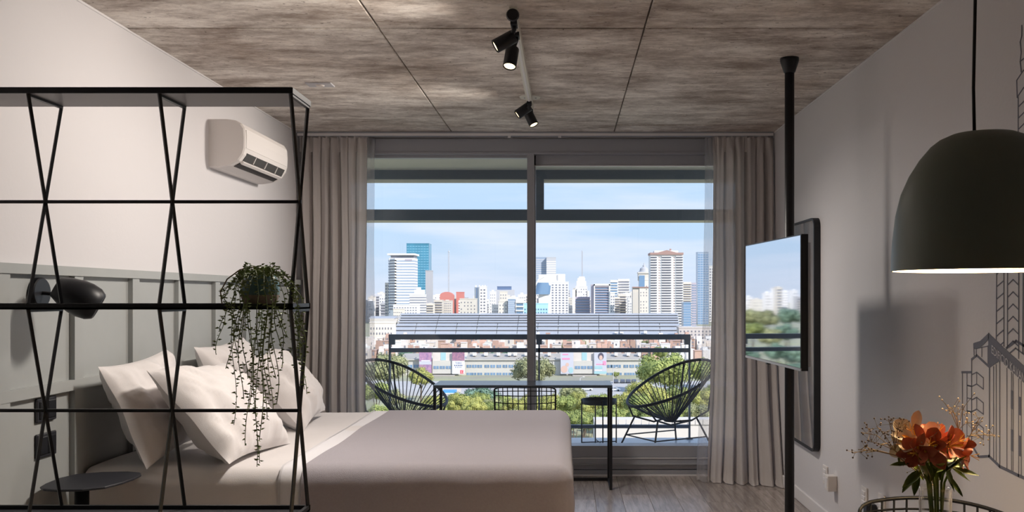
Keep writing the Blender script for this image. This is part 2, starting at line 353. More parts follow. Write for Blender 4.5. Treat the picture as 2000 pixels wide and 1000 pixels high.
struct('trim_6', B(X(1036, 203.5), X(1062, 203.5), YR+.002, YR+.14, Z(409, 203.5), Z(350, 203.5)), 'steelgrey', 'short grey steel post joining the two balcony beams', 'post')
rl = thing('balcony_railing', 'grey metal balcony railing with two top bars and thin posts', 'railing', (0, YR, 0))
rx0, rx1 = X(760, 203.5), X(1348, 203.5)
B(rx0, rx1, YR-.03, YR+.03, Z(663, 203.5), Z(653, 203.5)).build('top_rail', 'steelgrey', rl)
B(rx0+.012, rx1-.012, YR-.02, YR+.02, Z(688, 203.5), Z(680, 203.5)).build('mid_rail', 'steelgrey', rl)
B(rx0+.012, rx1-.012, YR-.02, YR+.02, Z(836, 203.5), Z(829.5, 203.5)).build('bottom_rail', 'steelgrey', rl)
for px, d in ((761.5, 1), (1053, 0), (1346.5, -1)):
    x = X(px, 203.5); B(x-.008, x+.008, YR-.02, YR+.02, -.005, Z(656, 203.5)).build('post', 'steelgrey', rl)
    cx = x+d*.022; B(cx-.027, cx+.027, YR-.022, YR+.022, Z(673, 203.5), Z(663, 203.5)).build('bracket', 'steelgrey', rl)
    MB().lathe([(.035, -.005), (.035, .006), (.012, .01)], 16, (x, YR, 0)).build('foot_plate', 'steelgrey', rl)

# ------------------------------------------------------------------ bed
YN_, YF_ = F/479, F/318; ZT = .663
bed = thing('bed', 'upholstered bed base with deep mattress standing against the panelled wall', 'bed', (-1.0, (YN_+YF_)/2, 0))
MB().bevbox(XL+.06, -.03, YN_+.05, YF_-.05, .10, .36, .03).build('base', 'blacksheet', bed)
MB().bevbox(XL+.055, -.02, YN_+.03, YF_-.03, .36, ZT-.03, .06).build('mattress', 'sheetw', bed)
for x in (XL+.2, -.2):
    for y in (YN_+.2, YF_-.2): MB().lathe([(.025, 0), (.03, .1)], 12, (x, y, 0)).build('leg', 'black', bed)
def drape(x0, x1, y0, y1, zt, r, u0, u1, v0, v1, nu, nv, amp=.004, hem=.03, foot=True, seed=0):
    """cloth over a box: u,v are lengths along the cloth; beyond the inset edge it rolls over radius r and hangs"""
    ix1, iy0, iy1 = x1-r, y0+r, y1-r
    def fn(a, b):
        u = u0+(u1-u0)*a; v = v0+(v1-v0)*b
        du = max(u-ix1, 0) if foot else 0; dv = v-iy1 if v > iy1 else (v-iy0 if v < iy0 else 0)
        l = math.hypot(du, dv); bx = min(u, ix1) if foot else u; by = min(max(v, iy0), iy1)
        n1 = noise.noise((u*2.2+seed, v*2.2, seed)); n2 = noise.noise((u*9, v*3, 3+seed))
        if l < 1e-6: return (bx, by, zt+amp*n1*1.6+amp*.5*n2)
        ex, ey = du/l, dv/l; q = math.pi/2*r
        if l < q: hx, hz = r*math.sin(l/r), r*(1-math.cos(l/r))
        else: hx, hz = r, r+(l-q)
        z = zt-hz
        wv = amp*3.2*min(1, hz/.3)*(noise.noise((u*6+seed, v*6, seed))+.6*noise.noise((u*15, v*15, seed+9)))
        hx += wv + .012*min(1, hz/.4)
        return (bx+ex*hx, by+ey*hx, max(z, hem)+amp*n1*1.6*max(0, 1-hz/.1))
    return fn
drop = .58
sheet = thing('bed_sheet', 'smooth white bed sheet covering the mattress and hanging down its side', 'sheet', (-1.6, YN_, 0))
MB().grid(drape(XL+.05, 0.0, YN_, YF_, ZT, .07, XL+.052, -1.06, YN_-drop, YF_+drop, 44, 150, .006, .05, False, 3), 44, 150).build('top_cloth', 'linen', sheet, True)
MB().grid(drape(XL+.05, 0.0, YN_-.006, YF_+.006, ZT+.007, .07, -1.165, -1.05, YN_-drop, YF_+drop, 6, 150, .003, .05, False, 5), 6, 150).build('folded_band', 'sheetw', sheet, True)
MB().grid(drape(XL+.05, 0.0, YN_-.008, YF_+.008, ZT+.010, .07, -1.172, -1.163, YN_-drop, YF_+drop, 2, 150, .003, .05, False, 5), 2, 150).build('hem', 'citygrey', sheet, True)
bl = MB().grid(drape(-1.09, .024, YN_-.012, YF_+.012, ZT+.012, .075, -1.078, .024+drop+.02, YN_-drop-.02, YF_+drop+.02, 100, 150, .004, .04, True, 11), 100, 150).build('blanket', 'blanket', None, True)
tag(bl, 'mauve grey woven bedspread drawn over the lower bed', 'bedspread')
def pillow(label, pos, wid, hei, thk, lean, yaw, seed, roll=0, matname='linen'):
    n = 40; vs = []; fs = []
    for side in (1, -1):
        for j in range(n+1):
            for i in range(n+1):
                p = -1+2*i/n; q = -1+2*j/n
                p = math.copysign(abs(p)**.8, p); q = math.copysign(abs(q)**.8, q)
                x = wid/2*p*(1-.07*(1-q*q)-.0*p); y = hei/2*q*(1-.09*(1-p*p))
                t = max(0, (1-abs(p)**3)*(1-abs(q)**3))**.6
                c = (abs(p)*abs(q))**2
                wr_ = noise.noise((p*1.6+seed, q*1.6, seed))*.030 + .030*noise.noise((p*4+seed*3, q*1.8+p*2, seed)) + .020*abs(noise.noise((p*7+q*3, q*4+seed, seed))) + .010*c*math.sin(9*(p-q)+seed)
                ed = .5 if (1-abs(p) < .02 or 1-abs(q) < .02) else 1
                vs.append((x, y, side*(thk/2*t) + wr_*(t**.5)*ed + .02*noise.noise((p*1.3, q*1.3, seed+5))*(1-t)))
        off = 0 if side == 1 else (n+1)**2
        for j in range(n):
            for i in range(n):
                a = off+j*(n+1)+i; f = (a, a+1, a+n+2, a+n+1); fs.append(f if side == 1 else f[::-1])
    # local x = width (along bed width), y = height, z = thickness (towards the foot)
    mtx = Matrix.Rotation(yaw, 4, 'Z') @ Matrix(((0, -math.sin(lean), math.cos(lean), 0), (1, 0, 0, 0), (0, math.cos(lean), math.sin(lean), 0), (0, 0, 0, 1))) @ Matrix.Rotation(roll, 4, 'Z')
    vs = [mtx @ Vector(v)+Vector(pos) for v in vs]
    o = MB().add(vs, fs).build('pillow', matname, None, True)
    return tag(o, label, 'pillow', 'white pillows on the bed')
pillow('white pillow propped against the panelling beside the round black bedside table', (-1.822, 4.05, .888), .70, .46, .18, .40, .05, 1.3, .04)
pillow('plump white pillow leaning in front of another next to the bedside table', (-1.527, 4.06, .862), .68, .52, .22, .76, -.03, 4.1, -.05)
pillow('white pillow propped against the panelling behind the trailing plant, nearer the window', (-1.822, 5.02, .896), .70, .48, .21, .40, 0, 7.7, .03)
pillow('plump white pillow leaning in front of another, nearest the window curtain', (-1.537, 5.0, .866), .66, .48, .24, .70, .06, 2.9, .06)

# ------------------------------------------------------------------ bedside table, wall lamp, switches
nt_ = thing('bedside_table', 'small black bedside table with thin leaf shaped top on a single post', 'table', (-1.83, 3.5, 0))
def toppts(k, z):
    P = [(78, 951), (88, 945), (115, 934), (150, 926), (200, 922), (250, 921), (274, 923), (276, 927), (262, 934), (240, 942), (205, 951), (160, 956), (110, 957), (84, 955)]
    out = []
    for a, b in P:
        s = (b-VY)/(CZ-.655); p = at(a, b, s); out.append((p.x, p.y, z))
    cx = sum(p[0] for p in out)/len(out); cy = sum(p[1] for p in out)/len(out)
    return [(cx+(p[0]-cx)*k, cy+(p[1]-cy)*k, z) for p in out]
MB().loft([toppts(.985, .647), toppts(1, .649), toppts(1, .654), toppts(.985, .656)]).build('top', 'blacksheet', nt_)
tx, ty = X(160, 505), F/505
MB().lathe([(.026, .012), (.026, .65)], 20, (tx, ty, 0)).build('post', 'black', nt_, True)
MB().lathe([(.13, 0), (.13, .008), (.12, .012), (.02, .013)], 32, (tx, ty, 0)).build('foot', 'black', nt_)
scn = thing('wall_lamp', 'matte black bullet shaped reading lamp mounted on the panelled wall', 'lamp', (XL+.014, F/515, Z(572, 515)))
wy, wz = F/515, Z(572, 515)
MB().lathe([(.058, 0), (.058, .022), (.054, .026), (.0, .026)], 32, (XL+.014, wy, wz), (1, 0, 0)).build('backplate', 'black', scn, False)
bc_ = at(150, 579, 520); ax = Vector((.72, .32, -.42)).normalized()
MB().tube([(XL+.03, wy, wz), (XL+.09, wy-.004, wz-.005), bc_-ax*.02], .007, 10).build('arm', 'black', scn, True)
sh = MB().lathe([(.0, -.080), (.036, -.080), (.040, -.077), (.055, -.045), (.066, -.005), (.069, .03), (.064, .062), (.052, .082), (.046, .086), (.042, .08), (.0, .06)], 32, bc_, ax, caps=False).build('shade', 'black', scn, True)
MB().lathe([(.0, -.0815), (.006, -.0815), (.006, -.079)], 12, bc_, ax).build('screw', 'vent', sh)
for py, lab in ((799, 'upper black double light switch plate on the panelling above bedside table'), (868, 'lower black socket plate on the panelling above bedside table')):
    y0, z0 = F/507, Z(py, 507); sw = thing('switch_plate', lab, 'switch' if py < 820 else 'socket', (XL+.014, y0, z0))
    MB().bevbox(XL+.014, XL+.026, y0-.066, y0+.066, z0-.046, z0+.046, .004).build('plate', 'blacksheet', sw)
    for dy in (-.028, .028): MB().bevbox(XL+.024, XL+.031, y0+dy-.026, y0+dy+.026, z0-.034, z0+.034, .003).build('rocker' if py < 820 else 'outlet', 'black', sw)

# ------------------------------------------------------------------ shelf divider
sf, sb = 626.0, 584.0; y0, y1 = F/sf, F/sb; ym = (y0+y1)/2
sh = thing('shelf_divider', 'open black metal shelf divider with diamond shaped bracing between bed and kitchen', 'shelf', (-1.4, ym, 0))
xr = X(570, sf); xl = XL+.01
lev = [0.0, .673, 1.347, 2.022]
for k, z in enumerate(lev):
    if k == 0: continue
    th = .018
    B(xl, xr, y0, y1, z-th, z-th+.006).build('shelf_board', 'blacksheet', sh) if k < 3 else B(xl, xr, y0+.006, y1, z-th, z-.001).build('shelf_board', 'shelfboard_lit', sh)
    if k == 3: B(xl, xr, y0, y0+.006, z-th, z).box(xr, xr+.003, y0, y1, z-th, z).box(xl, xr, y0, y1, z-.001, z+.001).build('edging', 'black', sh)
    if k < 3:
        for yy in (y0, y1-.012): B(xl, xr, yy, yy+.012, z-th, z).build('rail', 'black', sh)
        B(xr-.012, xr, y0, y1, z-th, z).build('rail', 'black', sh)
t = .0065
sup = [xr-.006, X(309, sf), X(52, sf), X(52, sf)-(X(309, sf)-X(52, sf))*.78]
for sx in sup:
    for k in range(3):
        za, zb = lev[k], lev[k+1]-.018; zm = (za+zb)/2
        for (ya, yb) in ((y0+.008, y1-.008), (y1-.008, y0+.008)):
            MB().tube([(sx, ya, za), (sx, ym, zm)], t, 4).build('brace', 'black', sh); MB().tube([(sx, ym, zm), (sx, ya, zb)], t, 4).build('brace', 'black', sh)
    for z in lev[1:]: B(sx-.006, sx+.006, y0+.01, y1-.01, z-.026, z-.018).build('cross_bar', 'black', sh)
for k in range(3):
    zm = (lev[k]+lev[k+1]-.018)/2; B(xl, xr, ym-.005, ym+.005, zm-.005, zm+.005).build('rod', 'black', sh)
# trailing plant in its pot
px_, py_ = X(509, 603), ym; pz = 1.347-.012+.0
pot = thing('plant_pot', 'round teal glazed pot with bare clay base on the shelf', 'pot', (px_, py_, pz))
MB().lathe([(.0, 0), (.038, 0), (.050, .012), (.058, .03), (.0595, .042)], 28, (px_, py_, pz), caps=False).build('clay_base', 'pottan', pot, True)
MB().lathe([(.0597, .040), (.0615, .055), (.060, .075), (.054, .092), (.047, .102), (.043, .102), (.042, .095), (.0, .09)], 28, (px_, py_, pz), caps=False).build('glazed_body', 'potteal', pot, True)
MB().lathe([(.0, .088), (.044, .091)], 16, (px_, py_, pz)).build('soil', 'soil', pot)
pl = thing('trailing_plant', 'green trailing plant spilling from the teal pot over the shelf', 'plant', (px_, py_, pz+.09))
def leafgeo(mb, p, d, up, L, W):
    d = d.normalized(); sdir = d.cross(up).normalized() if d.cross(up).length > 1e-4 else Vector((1, 0, 0)); nn = sdir.cross(d)
    mb.add([p, p+d*L*.4+sdir*W+nn*W*.3, p+d*L, p+d*L*.4-sdir*W+nn*W*.3, p+d*L*.45-nn*W*.1], [(0, 1, 4), (1, 2, 4), (2, 3, 4), (3, 0, 4)])
ends = [(425, 690), (435, 640), (446, 720), (455, 830), (462, 700), (470, 780), (478, 740), (484, 870), (490, 800), (497, 912), (503, 905), (510, 860), (516, 820), (522, 770), (528, 800), (534, 740), (541, 790), (548, 720), (552, 700), (560, 660), (570, 690), (580, 720), (586, 690), (594, 770), (600, 760), (588, 640), (440, 600), (430, 570), (470, 660), (500, 690), (520, 650), (545, 640), (575, 640), (482, 620), (455, 650)]
for k, (ex, ey) in enumerate(ends):
    sd = R.uniform(.0, 1); front = R.random() < .62
    yy = y0-.02-R.uniform(0, .03) if front else y1+.02+R.uniform(0, .03)
    sc_ = F/yy; ex_, ez_ = X(ex, sc_), Z(ey, sc_)
    a = Vector((px_+R.uniform(-.03, .03), py_+R.uniform(-.03, .03), pz+.09))
    top = pz+.10+R.uniform(.015, .055)
    pts = []; shoulder = Vector((px_+(ex_-px_)*.85, yy+(.0), pz+R.uniform(.03, .07)))
    for i in range(7):
        t_ = i/6; p = a.lerp(shoulder, t_); p.z = a.z+(shoulder.z-a.z)*t_*t_+(top-a.z)*math.sin(math.pi*t_)*.9; pts.append(p)
    n = max(6, int((shoulder.z-ez_)/.022)); ph = R.uniform(0, 6)
    for i in range(1, n+1):
        t_ = i/n; pts.append(Vector((shoulder.x+(ex_-shoulder.x)*t_+.008*math.sin(t_*7+ph), shoulder.y+.006*math.cos(t_*6+ph), shoulder.z+(ez_-shoulder.z)*t_)))
    vn = MB().tube(pts, .0013, 4).build('vine', 'vine', pl)
    lm = MB()
    for i in range(len(pts)-1):
        seg = pts[i+1]-pts[i]; m_ = max(1, int(seg.length/.0085))
        for q in range(m_):
            p = pts[i]+seg*((q+R.random())/m_); ang = R.uniform(0, 6.28)
            d = Vector((math.cos(ang), math.sin(ang)*.8, R.uniform(-.5, .5)))
            leafgeo(lm, p, d, Vector((R.uniform(-.5, .5), -1, R.uniform(-.7, .7))), R.uniform(.012, .017), .0034)
    lf_ = lm.build('leaves', 'leaf', vn); lf_['kind'] = 'stuff'
tm = MB()
for i in range(190):
    a = R.uniform(0, 6.28); r = R.uniform(0, .062); p = Vector((px_+r*math.cos(a), py_+r*math.sin(a), pz+.092+R.uniform(0, .045)*(1-r/.09)))
    leafgeo(tm, p, Vector((math.cos(a)+R.uniform(-1, 1), math.sin(a)+R.uniform(-1, 1), R.uniform(-.2, 1))), Vector((R.uniform(-.5, .5), -1, R.uniform(-.2, 1))), R.uniform(.012, .018), .0038)
o = tm.build('crown_leaves', 'leaf', pl); o['kind'] = 'stuff'
MB().tube([(px_-.10, py_-.06, pz+.012), (px_-.105, py_-.06, pz+.05), (px_-.085, py_-.055, pz+.09), (px_-.05, py_-.04, pz+.12), (px_-.01, py_-.02, pz+.13)], .0022, 5).build('stem', 'twig', pl)

# ------------------------------------------------------------------ air conditioner
ac = thing('air_conditioner', 'white wall mounted split air conditioner above the panelling', 'air conditioner', (XL, 5.5, 2.1))
ya, yb = F/345, F/299
prof = [(0, .0), (0, .275), (.10, .275), (.150, .268), (.185, .250), (.203, .222), (.207, .17), (.205, .11), (.195, .075), (.17, .04), (.12, .012), (.05, .0)]
acp = lambda y, k=1: [(XL+.0+x*k, y, 2.098+.1375+(z-.1375)*k) for x, z in prof]
MB().loft([acp(ya+.012, .985), acp(ya+.018), acp(yb-.018), acp(yb-.012, .985)]).build('body', 'plastic', ac)
MB().loft([acp(ya, .96), acp(ya+.008), acp(ya+.016)]).build('end_cap', 'plastic', ac); MB().loft([acp(yb-.016), acp(yb-.008), acp(yb, .96)]).build('end_cap', 'plastic', ac)
MB().loft([[(XL+.2075, ya+.02, 2.098+.215), (XL+.2095, ya+.02, 2.098+.17), (XL+.2075, ya+.02, 2.098+.112), (XL+.203, ya+.02, 2.098+.112), (XL+.2, ya+.02, 2.098+.215)],
           [(XL+.2075, yb-.02, 2.098+.215), (XL+.2095, yb-.02, 2.098+.17), (XL+.2075, yb-.02, 2.098+.112), (XL+.203, yb-.02, 2.098+.112), (XL+.2, yb-.02, 2.098+.215)]]).build('front_panel', 'plastic', ac)
def slot(xa, za, xb, zb, nm, m, dd):
    nx_, nz_ = (zb-za), -(xb-xa); L_ = math.hypot(nx_, nz_); nx_, nz_ = nx_/L_*dd, nz_/L_*dd
    if nz_ > 0: nx_, nz_ = -nx_, -nz_
    r = lambda y: [(XL+xa, y, 2.098+za), (XL+xb, y, 2.098+zb), (XL+xb+nx_, y, 2.098+zb+nz_), (XL+xa+nx_, y, 2.098+za+nz_)]
    return MB().loft([r(ya+.05), r(yb-.05)]).build(nm, m, ac)
slot(.199, .088, .176, .046, 'vent_slot', 'vent', .004); slot(.160, .034, .125, .0145, 'vent_slot', 'vent', .004); slot(.176, .044, .160, .034, 'louvre', 'plastic', .012)
for f_ in (.25, .5, .75):
    yv = ya+(yb-ya)*f_; MB().loft([[(XL+.196, yv+d, 2.098+.086), (XL+.180, yv+d, 2.098+.050), (XL+.186, yv+d, 2.098+.044), (XL+.204, yv+d, 2.098+.082)] for d in (-.004, .004)]).build('vane', 'plastic', ac)
# ------------------------------------------------------------------ curtains
def curtain(label, x0, x1, bx0, bx1, flare, sheer_side, nf, seed):
    t = thing('curtain', label, 'curtain', ((x0+x1)/2, YB-.12, 0), 'beige curtains at the window')
    def surf(ua, ub, nfold, amp):
        def fn(a, b):
            z = .006+b*(H-.045-.006); k = z/(H-.04); u = ua+(ub-ua)*a
            xa = x0+(bx0-x0)*(1-k)**2.2; xb = x1+(bx1-x1)*(1-k)**2.2
            head = max(0, (z-(H-.19))/.15)
            ph = nfold*2*math.pi*(u+.05*noise.noise((u*5, seed, z*.35)))+.5*noise.noise((u*3, z*.7, seed))*2
            am = amp*(.75+.5*noise.noise((u*4, z*.4, seed+2)))*(1-.72*min(1, head))*(1+.25*(1-k))
            y = YB-.135+am*math.sin(ph)+am*.35*math.sin(2.3*ph+1)-flare*(1-k)**2.6*(.35+.65*u if sheer_side < 0 else 1)
            y -= .012*min(1, head)*math.sin(ph*2.0)
            xx = xa+(xb-xa)*u+.010*math.cos(ph)+.006*noise.noise((u*8, z*2, seed))
            if z < .05: y -= .03*(1-z/.05)*(.6+.4*math.sin(ph*.5)); z = max(.004, z+.01*math.sin(ph))
            return (min(xx, XR-.004), max(min(y, YB-.055), 0), z)
        return fn
    w = .13
    if sheer_side < 0: main, shr = (w, 1), (0, w)
    else: main, shr = (0, 1-w*.6), (1-w*.6, 1)
    MB().grid(surf(*main, nf, .042), 150, 60).build('main_panel', 'curtain', t, True)
    MB().grid(surf(*shr, nf, .012), 16, 60).build('sheer_edge', 'sheer', t, True)
    MB().grid(lambda a, b: (x0+(x1-x0)*(main[0]+(main[1]-main[0])*a), YB-.128+.010*math.sin(a*60*nf/8), H-.15+.12*b), 120, 4).build('heading_tape', 'curtain', t, True)
    return t
curtain('beige curtain gathered between the panelled wall and window', X(585, 260), X(729, 260), X(583, 262), X(731, 262), .08, 1, 8, 2.0)
curtain('beige curtain gathered beside the television pole, trailing on the floor', X(1374, 260), X(1508, 260), X(1361, 268), X(1523, 268), .30, -1, 7, 6.0)

# ------------------------------------------------------------------ console table
cn = thing('console_table', 'narrow dark metal console table in front of the balcony window', 'table', (X(1020, 270), 6.6, 0))
s1, s2 = 277.0, 263.0; cx0, cx1 = X(846, s1), X(1196, s1); cy0, cy1 = F/s1, F/s2; ztop = .740
B(cx0, cx1, cy0, cy1, ztop-.020, ztop).build('top', 'consoletop', cn)
for x in (cx0, cx1-.02):
    for y in (cy0, cy1-.02): B(x, x+.02, y, y+.02, 0, ztop-.02).build('leg', 'black', cn)
    B(x, x+.02, cy0+.02, cy1-.02, 0, .02).build('side_rail', 'black', cn)
B(cx0+.02, cx1-.02, cy1-.02, cy1, 0, .02).build('floor_rail', 'black', cn)

# ------------------------------------------------------------------ wire chairs
def wire_chair(label, loc, rz, group=None):
    c = thing('wire_chair', label, 'chair', loc, 'black wire chairs', local=True); c.rotation_euler = (0, 0, rz)
    W_, PR = .43, [(.24, .445), (.10, .425), (-.05, .415), (-.14, .44), (-.185, .52), (-.215, .62), (-.24, .72), (-.255, .78)]
    def P(u, v):         # v 0..1 front edge to top, local: +y forward
        f_ = v*(len(PR)-1); i = min(int(f_), len(PR)-2); q = f_-i; y = PR[i][0]*(1-q)+PR[i+1][0]*q; z = PR[i][1]*(1-q)+PR[i+1][1]*q
        bk = min(1, max(0, (z-.44)/.2)); wd = W_*(.90+.10*bk)
        return Vector((u*wd/2*(1-.06*bk*u*u), y+.085*bk*u*u, z+.045*(1-bk)*u*u-.018*bk*u*u*max(0, v-.8)/.2))
    def umax(v): 
        e_ = min(v/.07, (1-v)/.055); return 1 if e_ >= 1 else .86+.14*math.sqrt(max(0, 1-(1-e_)**2))
    rim = [P(-umax(v), v) for v in [i/60 for i in range(61)]]; rim += [P(u, 1) for u in [-.86+i*.86*2/16 for i in range(1, 17)]]
    rim += [P(umax(v), v) for v in [1-i/60 for i in range(1, 61)]]; rim += [P(u, 0) for u in [.86-i*.86*2/16 for i in range(1, 16)]]
    MB().tube(rim, .0058, 6, closed=True).build('rim', 'black', c, True)
    for i in range(1, 12):
        u = -1+2*i/12; u = math.copysign(abs(u)**.92, u); MB().tube([P(u, v/40) for v in range(0, 41)], .0033, 5).build('wire', 'black', c)
    for v in [.08, .16, .24, .32, .40, .48, .56, .63, .70, .775, .85, .925]: MB().tube([P(-1+2*i/16, v) for i in range(17)], .0033, 5).build('wire', 'black', c)
    for sx in (-1, 1):
        MB().tube([(sx*.17, .16, .43), (sx*.20, .20, .006)], .0075, 8).build('leg', 'black', c, True); MB().tube([(sx*.16, -.10, .42), (sx*.20, -.22, .006)], .0075, 8).build('leg', 'black', c, True)
        MB().tube([(sx*.17, .16, .428), (sx*.16, -.10, .416)], .006, 8).build('seat_support', 'black', c)
    for yy in (.16, -.10): MB().tube([(-.17, yy, .424), (.17, yy, .424)], .006, 8).build('seat_support', 'black', c)
    return c
wire_chair('black wire grid chair drawn up to the console table by the window', (X(1024, 300), F/300+.26, 0), 0)
nc = Vector((1.075, 2.655)); fd = Vector((-.40, -.917)); 
wire_chair('black wire grid chair behind the vase of orange flowers', (nc.x+fd.x*.25, nc.y+fd.y*.25, 0), math.atan2(-fd.x, fd.y))

# ------------------------------------------------------------------ balcony furniture
def acapulco(label, loc, rz):
    c = thing('string_chair', label, 'chair', loc, 'black string lounge chairs on the balcony', local=True); c.rotation_euler = (0, 0, rz)
    def rim(t):
        u = .41*math.cos(t)-.02; v = .37*math.sin(t)*(1-.14*math.cos(t)); k = (u+.43)/.82
        return Vector((v, u, .775-.385*k+.03*math.sin(t)**2-.05*math.sin(math.pi*k)))
    n = 48; MB().tube([rim(2*math.pi*i/n) for i in range(n)], .0135, 8, closed=True).build('rim', 'blacksheet', c, True)
    ap = lambda t: Vector((.05*math.sin(t), -.03+.05*math.cos(t), .235))
    MB().tube([ap(2*math.pi*i/20) for i in range(20)], .010, 6, closed=True).build('hub_ring', 'blacksheet', c, True)
    for i in range(46):
        t = 2*math.pi*i/46; a, b = rim(t), ap(t); mid = a.lerp(b, .5)-Vector((0, 0, .012)); MB().tube([a, mid, b], .0042, 5).build('cord', 'blacksheet', c)
    for sx in (-1, 1):
        MB().tube([rim(.45*sx if sx > 0 else -.45), (sx*.18, .26, .275), (sx*.13, .06, .215), (sx*.15, -.16, .245), (sx*.21, -.30, .33), rim(2.55*sx)], .0085, 7).build('frame_rod', 'blacksheet', c, True)
        MB().tube([(sx*.18, .24, .27), (sx*.26, .34, .004)], .0085, 7).build('leg', 'blacksheet', c); MB().tube([(sx*.17, -.20, .265), (sx*.27, -.30, .004)], .0085, 7).build('leg', 'blacksheet', c)
        MB().tube([(sx*.233, .303, .10), (sx*.232, -.262, .10)], .006, 6).build('brace', 'blacksheet', c)
    MB().tube([(-.233, .303, .10), (.233, .303, .10)], .006, 6).build('brace', 'blacksheet', c)
    MB().tube([(-.15, -.16, .245), (0, -.05, .222), (.15, -.16, .245)], .0085, 7).build('cross_rod', 'blacksheet', c)
    return c
S2 = 214.0
acapulco('black corded oval lounge chair on the balcony beside the small tray table', (X(1304, S2), F/S2, -.005), math.atan2(.86, -.5))
acapulco('black corded oval lounge chair on the balcony, half behind the bed', (X(794, S2), F/S2, -.005), math.atan2(-.86, -.5))
tb = thing('tray_table', 'small round black tray table standing on the balcony', 'table', (X(1170, 213), F/213, -.005))
tx, ty, tz = X(1170, 213), F/213, Z(788, 213)
MB().lathe([(.0, -.002), (.155, -.002), (.158, .0), (.162, .042), (.158, .042), (.154, .004), (.0, .004)], 32, (tx, ty, tz), caps=False).build('tray', 'blacksheet', tb, True)
lg = [(tx+.162*math.cos(a), ty+.162*math.sin(a)) for a in (.18, 1.75, 3.32, 4.89)]
for (a, b) in lg: MB().tube([(a, b, -.005), (a, b, tz+.045)], .006, 6).build('leg', 'blacksheet', tb)
for i in (0, 1): MB().tube([(*lg[i], .03), (*lg[i+2], .03)], .005, 6).build('floor_bar', 'blacksheet', tb)

# ------------------------------------------------------------------ television on its pole
tp = thing('television_pole', 'black floor to ceiling pole carrying the television', 'pole', (X(1542, 376.5), F/376.5, 0))
qx, qy = X(1542, 376.5), F/376.5
MB().lathe([(.0245, .02), (.0245, H-.06)], 24, (qx, qy, 0)).build('tube', 'black', tp, True)
MB().lathe([(.0245, H-.075), (.03, H-.068), (.048, H-.012), (.048, H+.003)], 24, (qx, qy, 0)).build('ceiling_flange', 'black', tp, True)
MB().lathe([(.06, 0), (.06, .012), (.028, .03), (.0245, .05)], 24, (qx, qy, 0)).build('floor_flange', 'black', tp, True)
tl = Vector((X(1456, 347), F/347)); tr = Vector((X(1564, 425), F/425)); wd = (tr-tl).length; dr = (tr-tl).normalized(); nr = Vector((dr.y, -dr.x))
if nr.x > 0: nr = -nr
z0, z1 = Z(725, 425), Z(457, 425)
def tvb(a0, a1, d0, d1, za, zb):     # a along the panel, d depth behind the glass
    q = []
    for z in (za, zb):
        for a, d in ((a0, d0), (a1, d0), (a1, d1), (a0, d1)):
            p = tl+dr*a-nr*d; q.append((p.x, p.y, z))
    return MB().add(q, [(0, 3, 2, 1), (4, 5, 6, 7), (0, 1, 5, 4), (1, 2, 6, 5), (2, 3, 7, 6), (3, 0, 4, 7)])
mid = (tl+tr)/2
tv = thing('television', 'wide flat television with glossy dark screen mirroring the balcony view', 'television', (mid.x, mid.y, z0))
tvb(0, wd, .002, .035, z0, z1).build('housing', 'black', tv); tvb(.006, wd-.006, 0, .003, z0+.014, z1-.006).build('screen', 'screen', tv)
tvb(.0, wd, -.001, .004, z0, z0+.012).build('bottom_bezel', 'aluframe', tv); tvb(wd*.42, wd*.44, -.001, .02, z0-.008, z0).build('sensor', 'black', tv)
tvb(wd-.004, wd+.012, .034, .042, z0+.02, z1-.04).build('rear_shell', 'aluframe', tv)
am = MB(); pa = mid-nr*.035
am.box(min(pa.x, qx)-.0, max(pa.x, qx)-.02, qy-.05, qy+.05, (z0+z1)/2-.05, (z0+z1)/2+.05).build('mount_arm', 'black', tp)
# ------------------------------------------------------------------ wall mirror
s1, s2 = (1590-VX)/(XR-.04), (1533-VX)/(XR-.04); my0, my1 = F/s1, F/s2; mz0, mz1 = Z(885, s1), Z(424, s1)
def rrect(y0, y1, z0, z1, r, x, n=6):
    out = []
    for cy, cz_, a0 in ((y1-r, z1-r, 0), (y0+r, z1-r, 90), (y0+r, z0+r, 180), (y1-r, z0+r, 270)):
        for i in range(n+1): a = math.radians(a0+90*i/n); out.append((x, cy+r*math.cos(a), cz_+r*math.sin(a)))
    return out
mr = thing('wall_mirror', 'tall black framed mirror with rounded corners on the wall behind the pole', 'mirror', (XR, (my0+my1)/2, mz0))
fw = .014
MB().loft([rrect(my0, my1, mz0, mz1, .06, XR), rrect(my0, my1, mz0, mz1, .06, XR-.04), rrect(my0+fw, my1-fw, mz0+fw, mz1-fw, .05, XR-.04), rrect(my0+fw, my1-fw, mz0+fw, mz1-fw, .05, XR-.03)], caps=False).build('frame', 'black', mr)
MB().loft([rrect(my0+fw*.8, my1-fw*.8, mz0+fw*.8, mz1-fw*.8, .05, XR-.034), rrect(my0+fw*.8, my1-fw*.8, mz0+fw*.8, mz1-fw*.8, .05, XR-.03)]).build('mirror_glass', 'mirror', mr)
# ------------------------------------------------------------------ right wall sockets
def rsock(px, py, lab, nm='wall_socket', dep=.009, hw=.045, hh=.058):
    s = (px-VX)/XR; y, z = F/s, Z(py, s); o = thing(nm, lab, 'socket' if nm == 'wall_socket' else 'junction box', (XR, y, z))
    MB().bevbox(XR-dep, XR, y-hw, y+hw, z-hh, z+hh, .003).build('plate' if dep < .02 else 'housing', 'plastic', o)
    if dep < .02:
        for dz in (-.026, 0, .026): MB().bevbox(XR-dep-.004, XR-dep+.002, y-hw*.6, y+hw*.6, z+dz-.010, z+dz+.010, .002).build('module', 'trimwhite', o)
    else: B(XR-dep-.002, XR-dep+.001, y-hw*.7, y+hw*.7, z-hh*.7, z+hh*.7).build('cover', 'trimwhite', o)
rsock(1613.5, 928, 'white socket plate low on the wall beside a protruding box')
rsock(1632, 943, 'protruding white box low on the wall beside the socket plate', 'junction_box', .055, .035, .045)
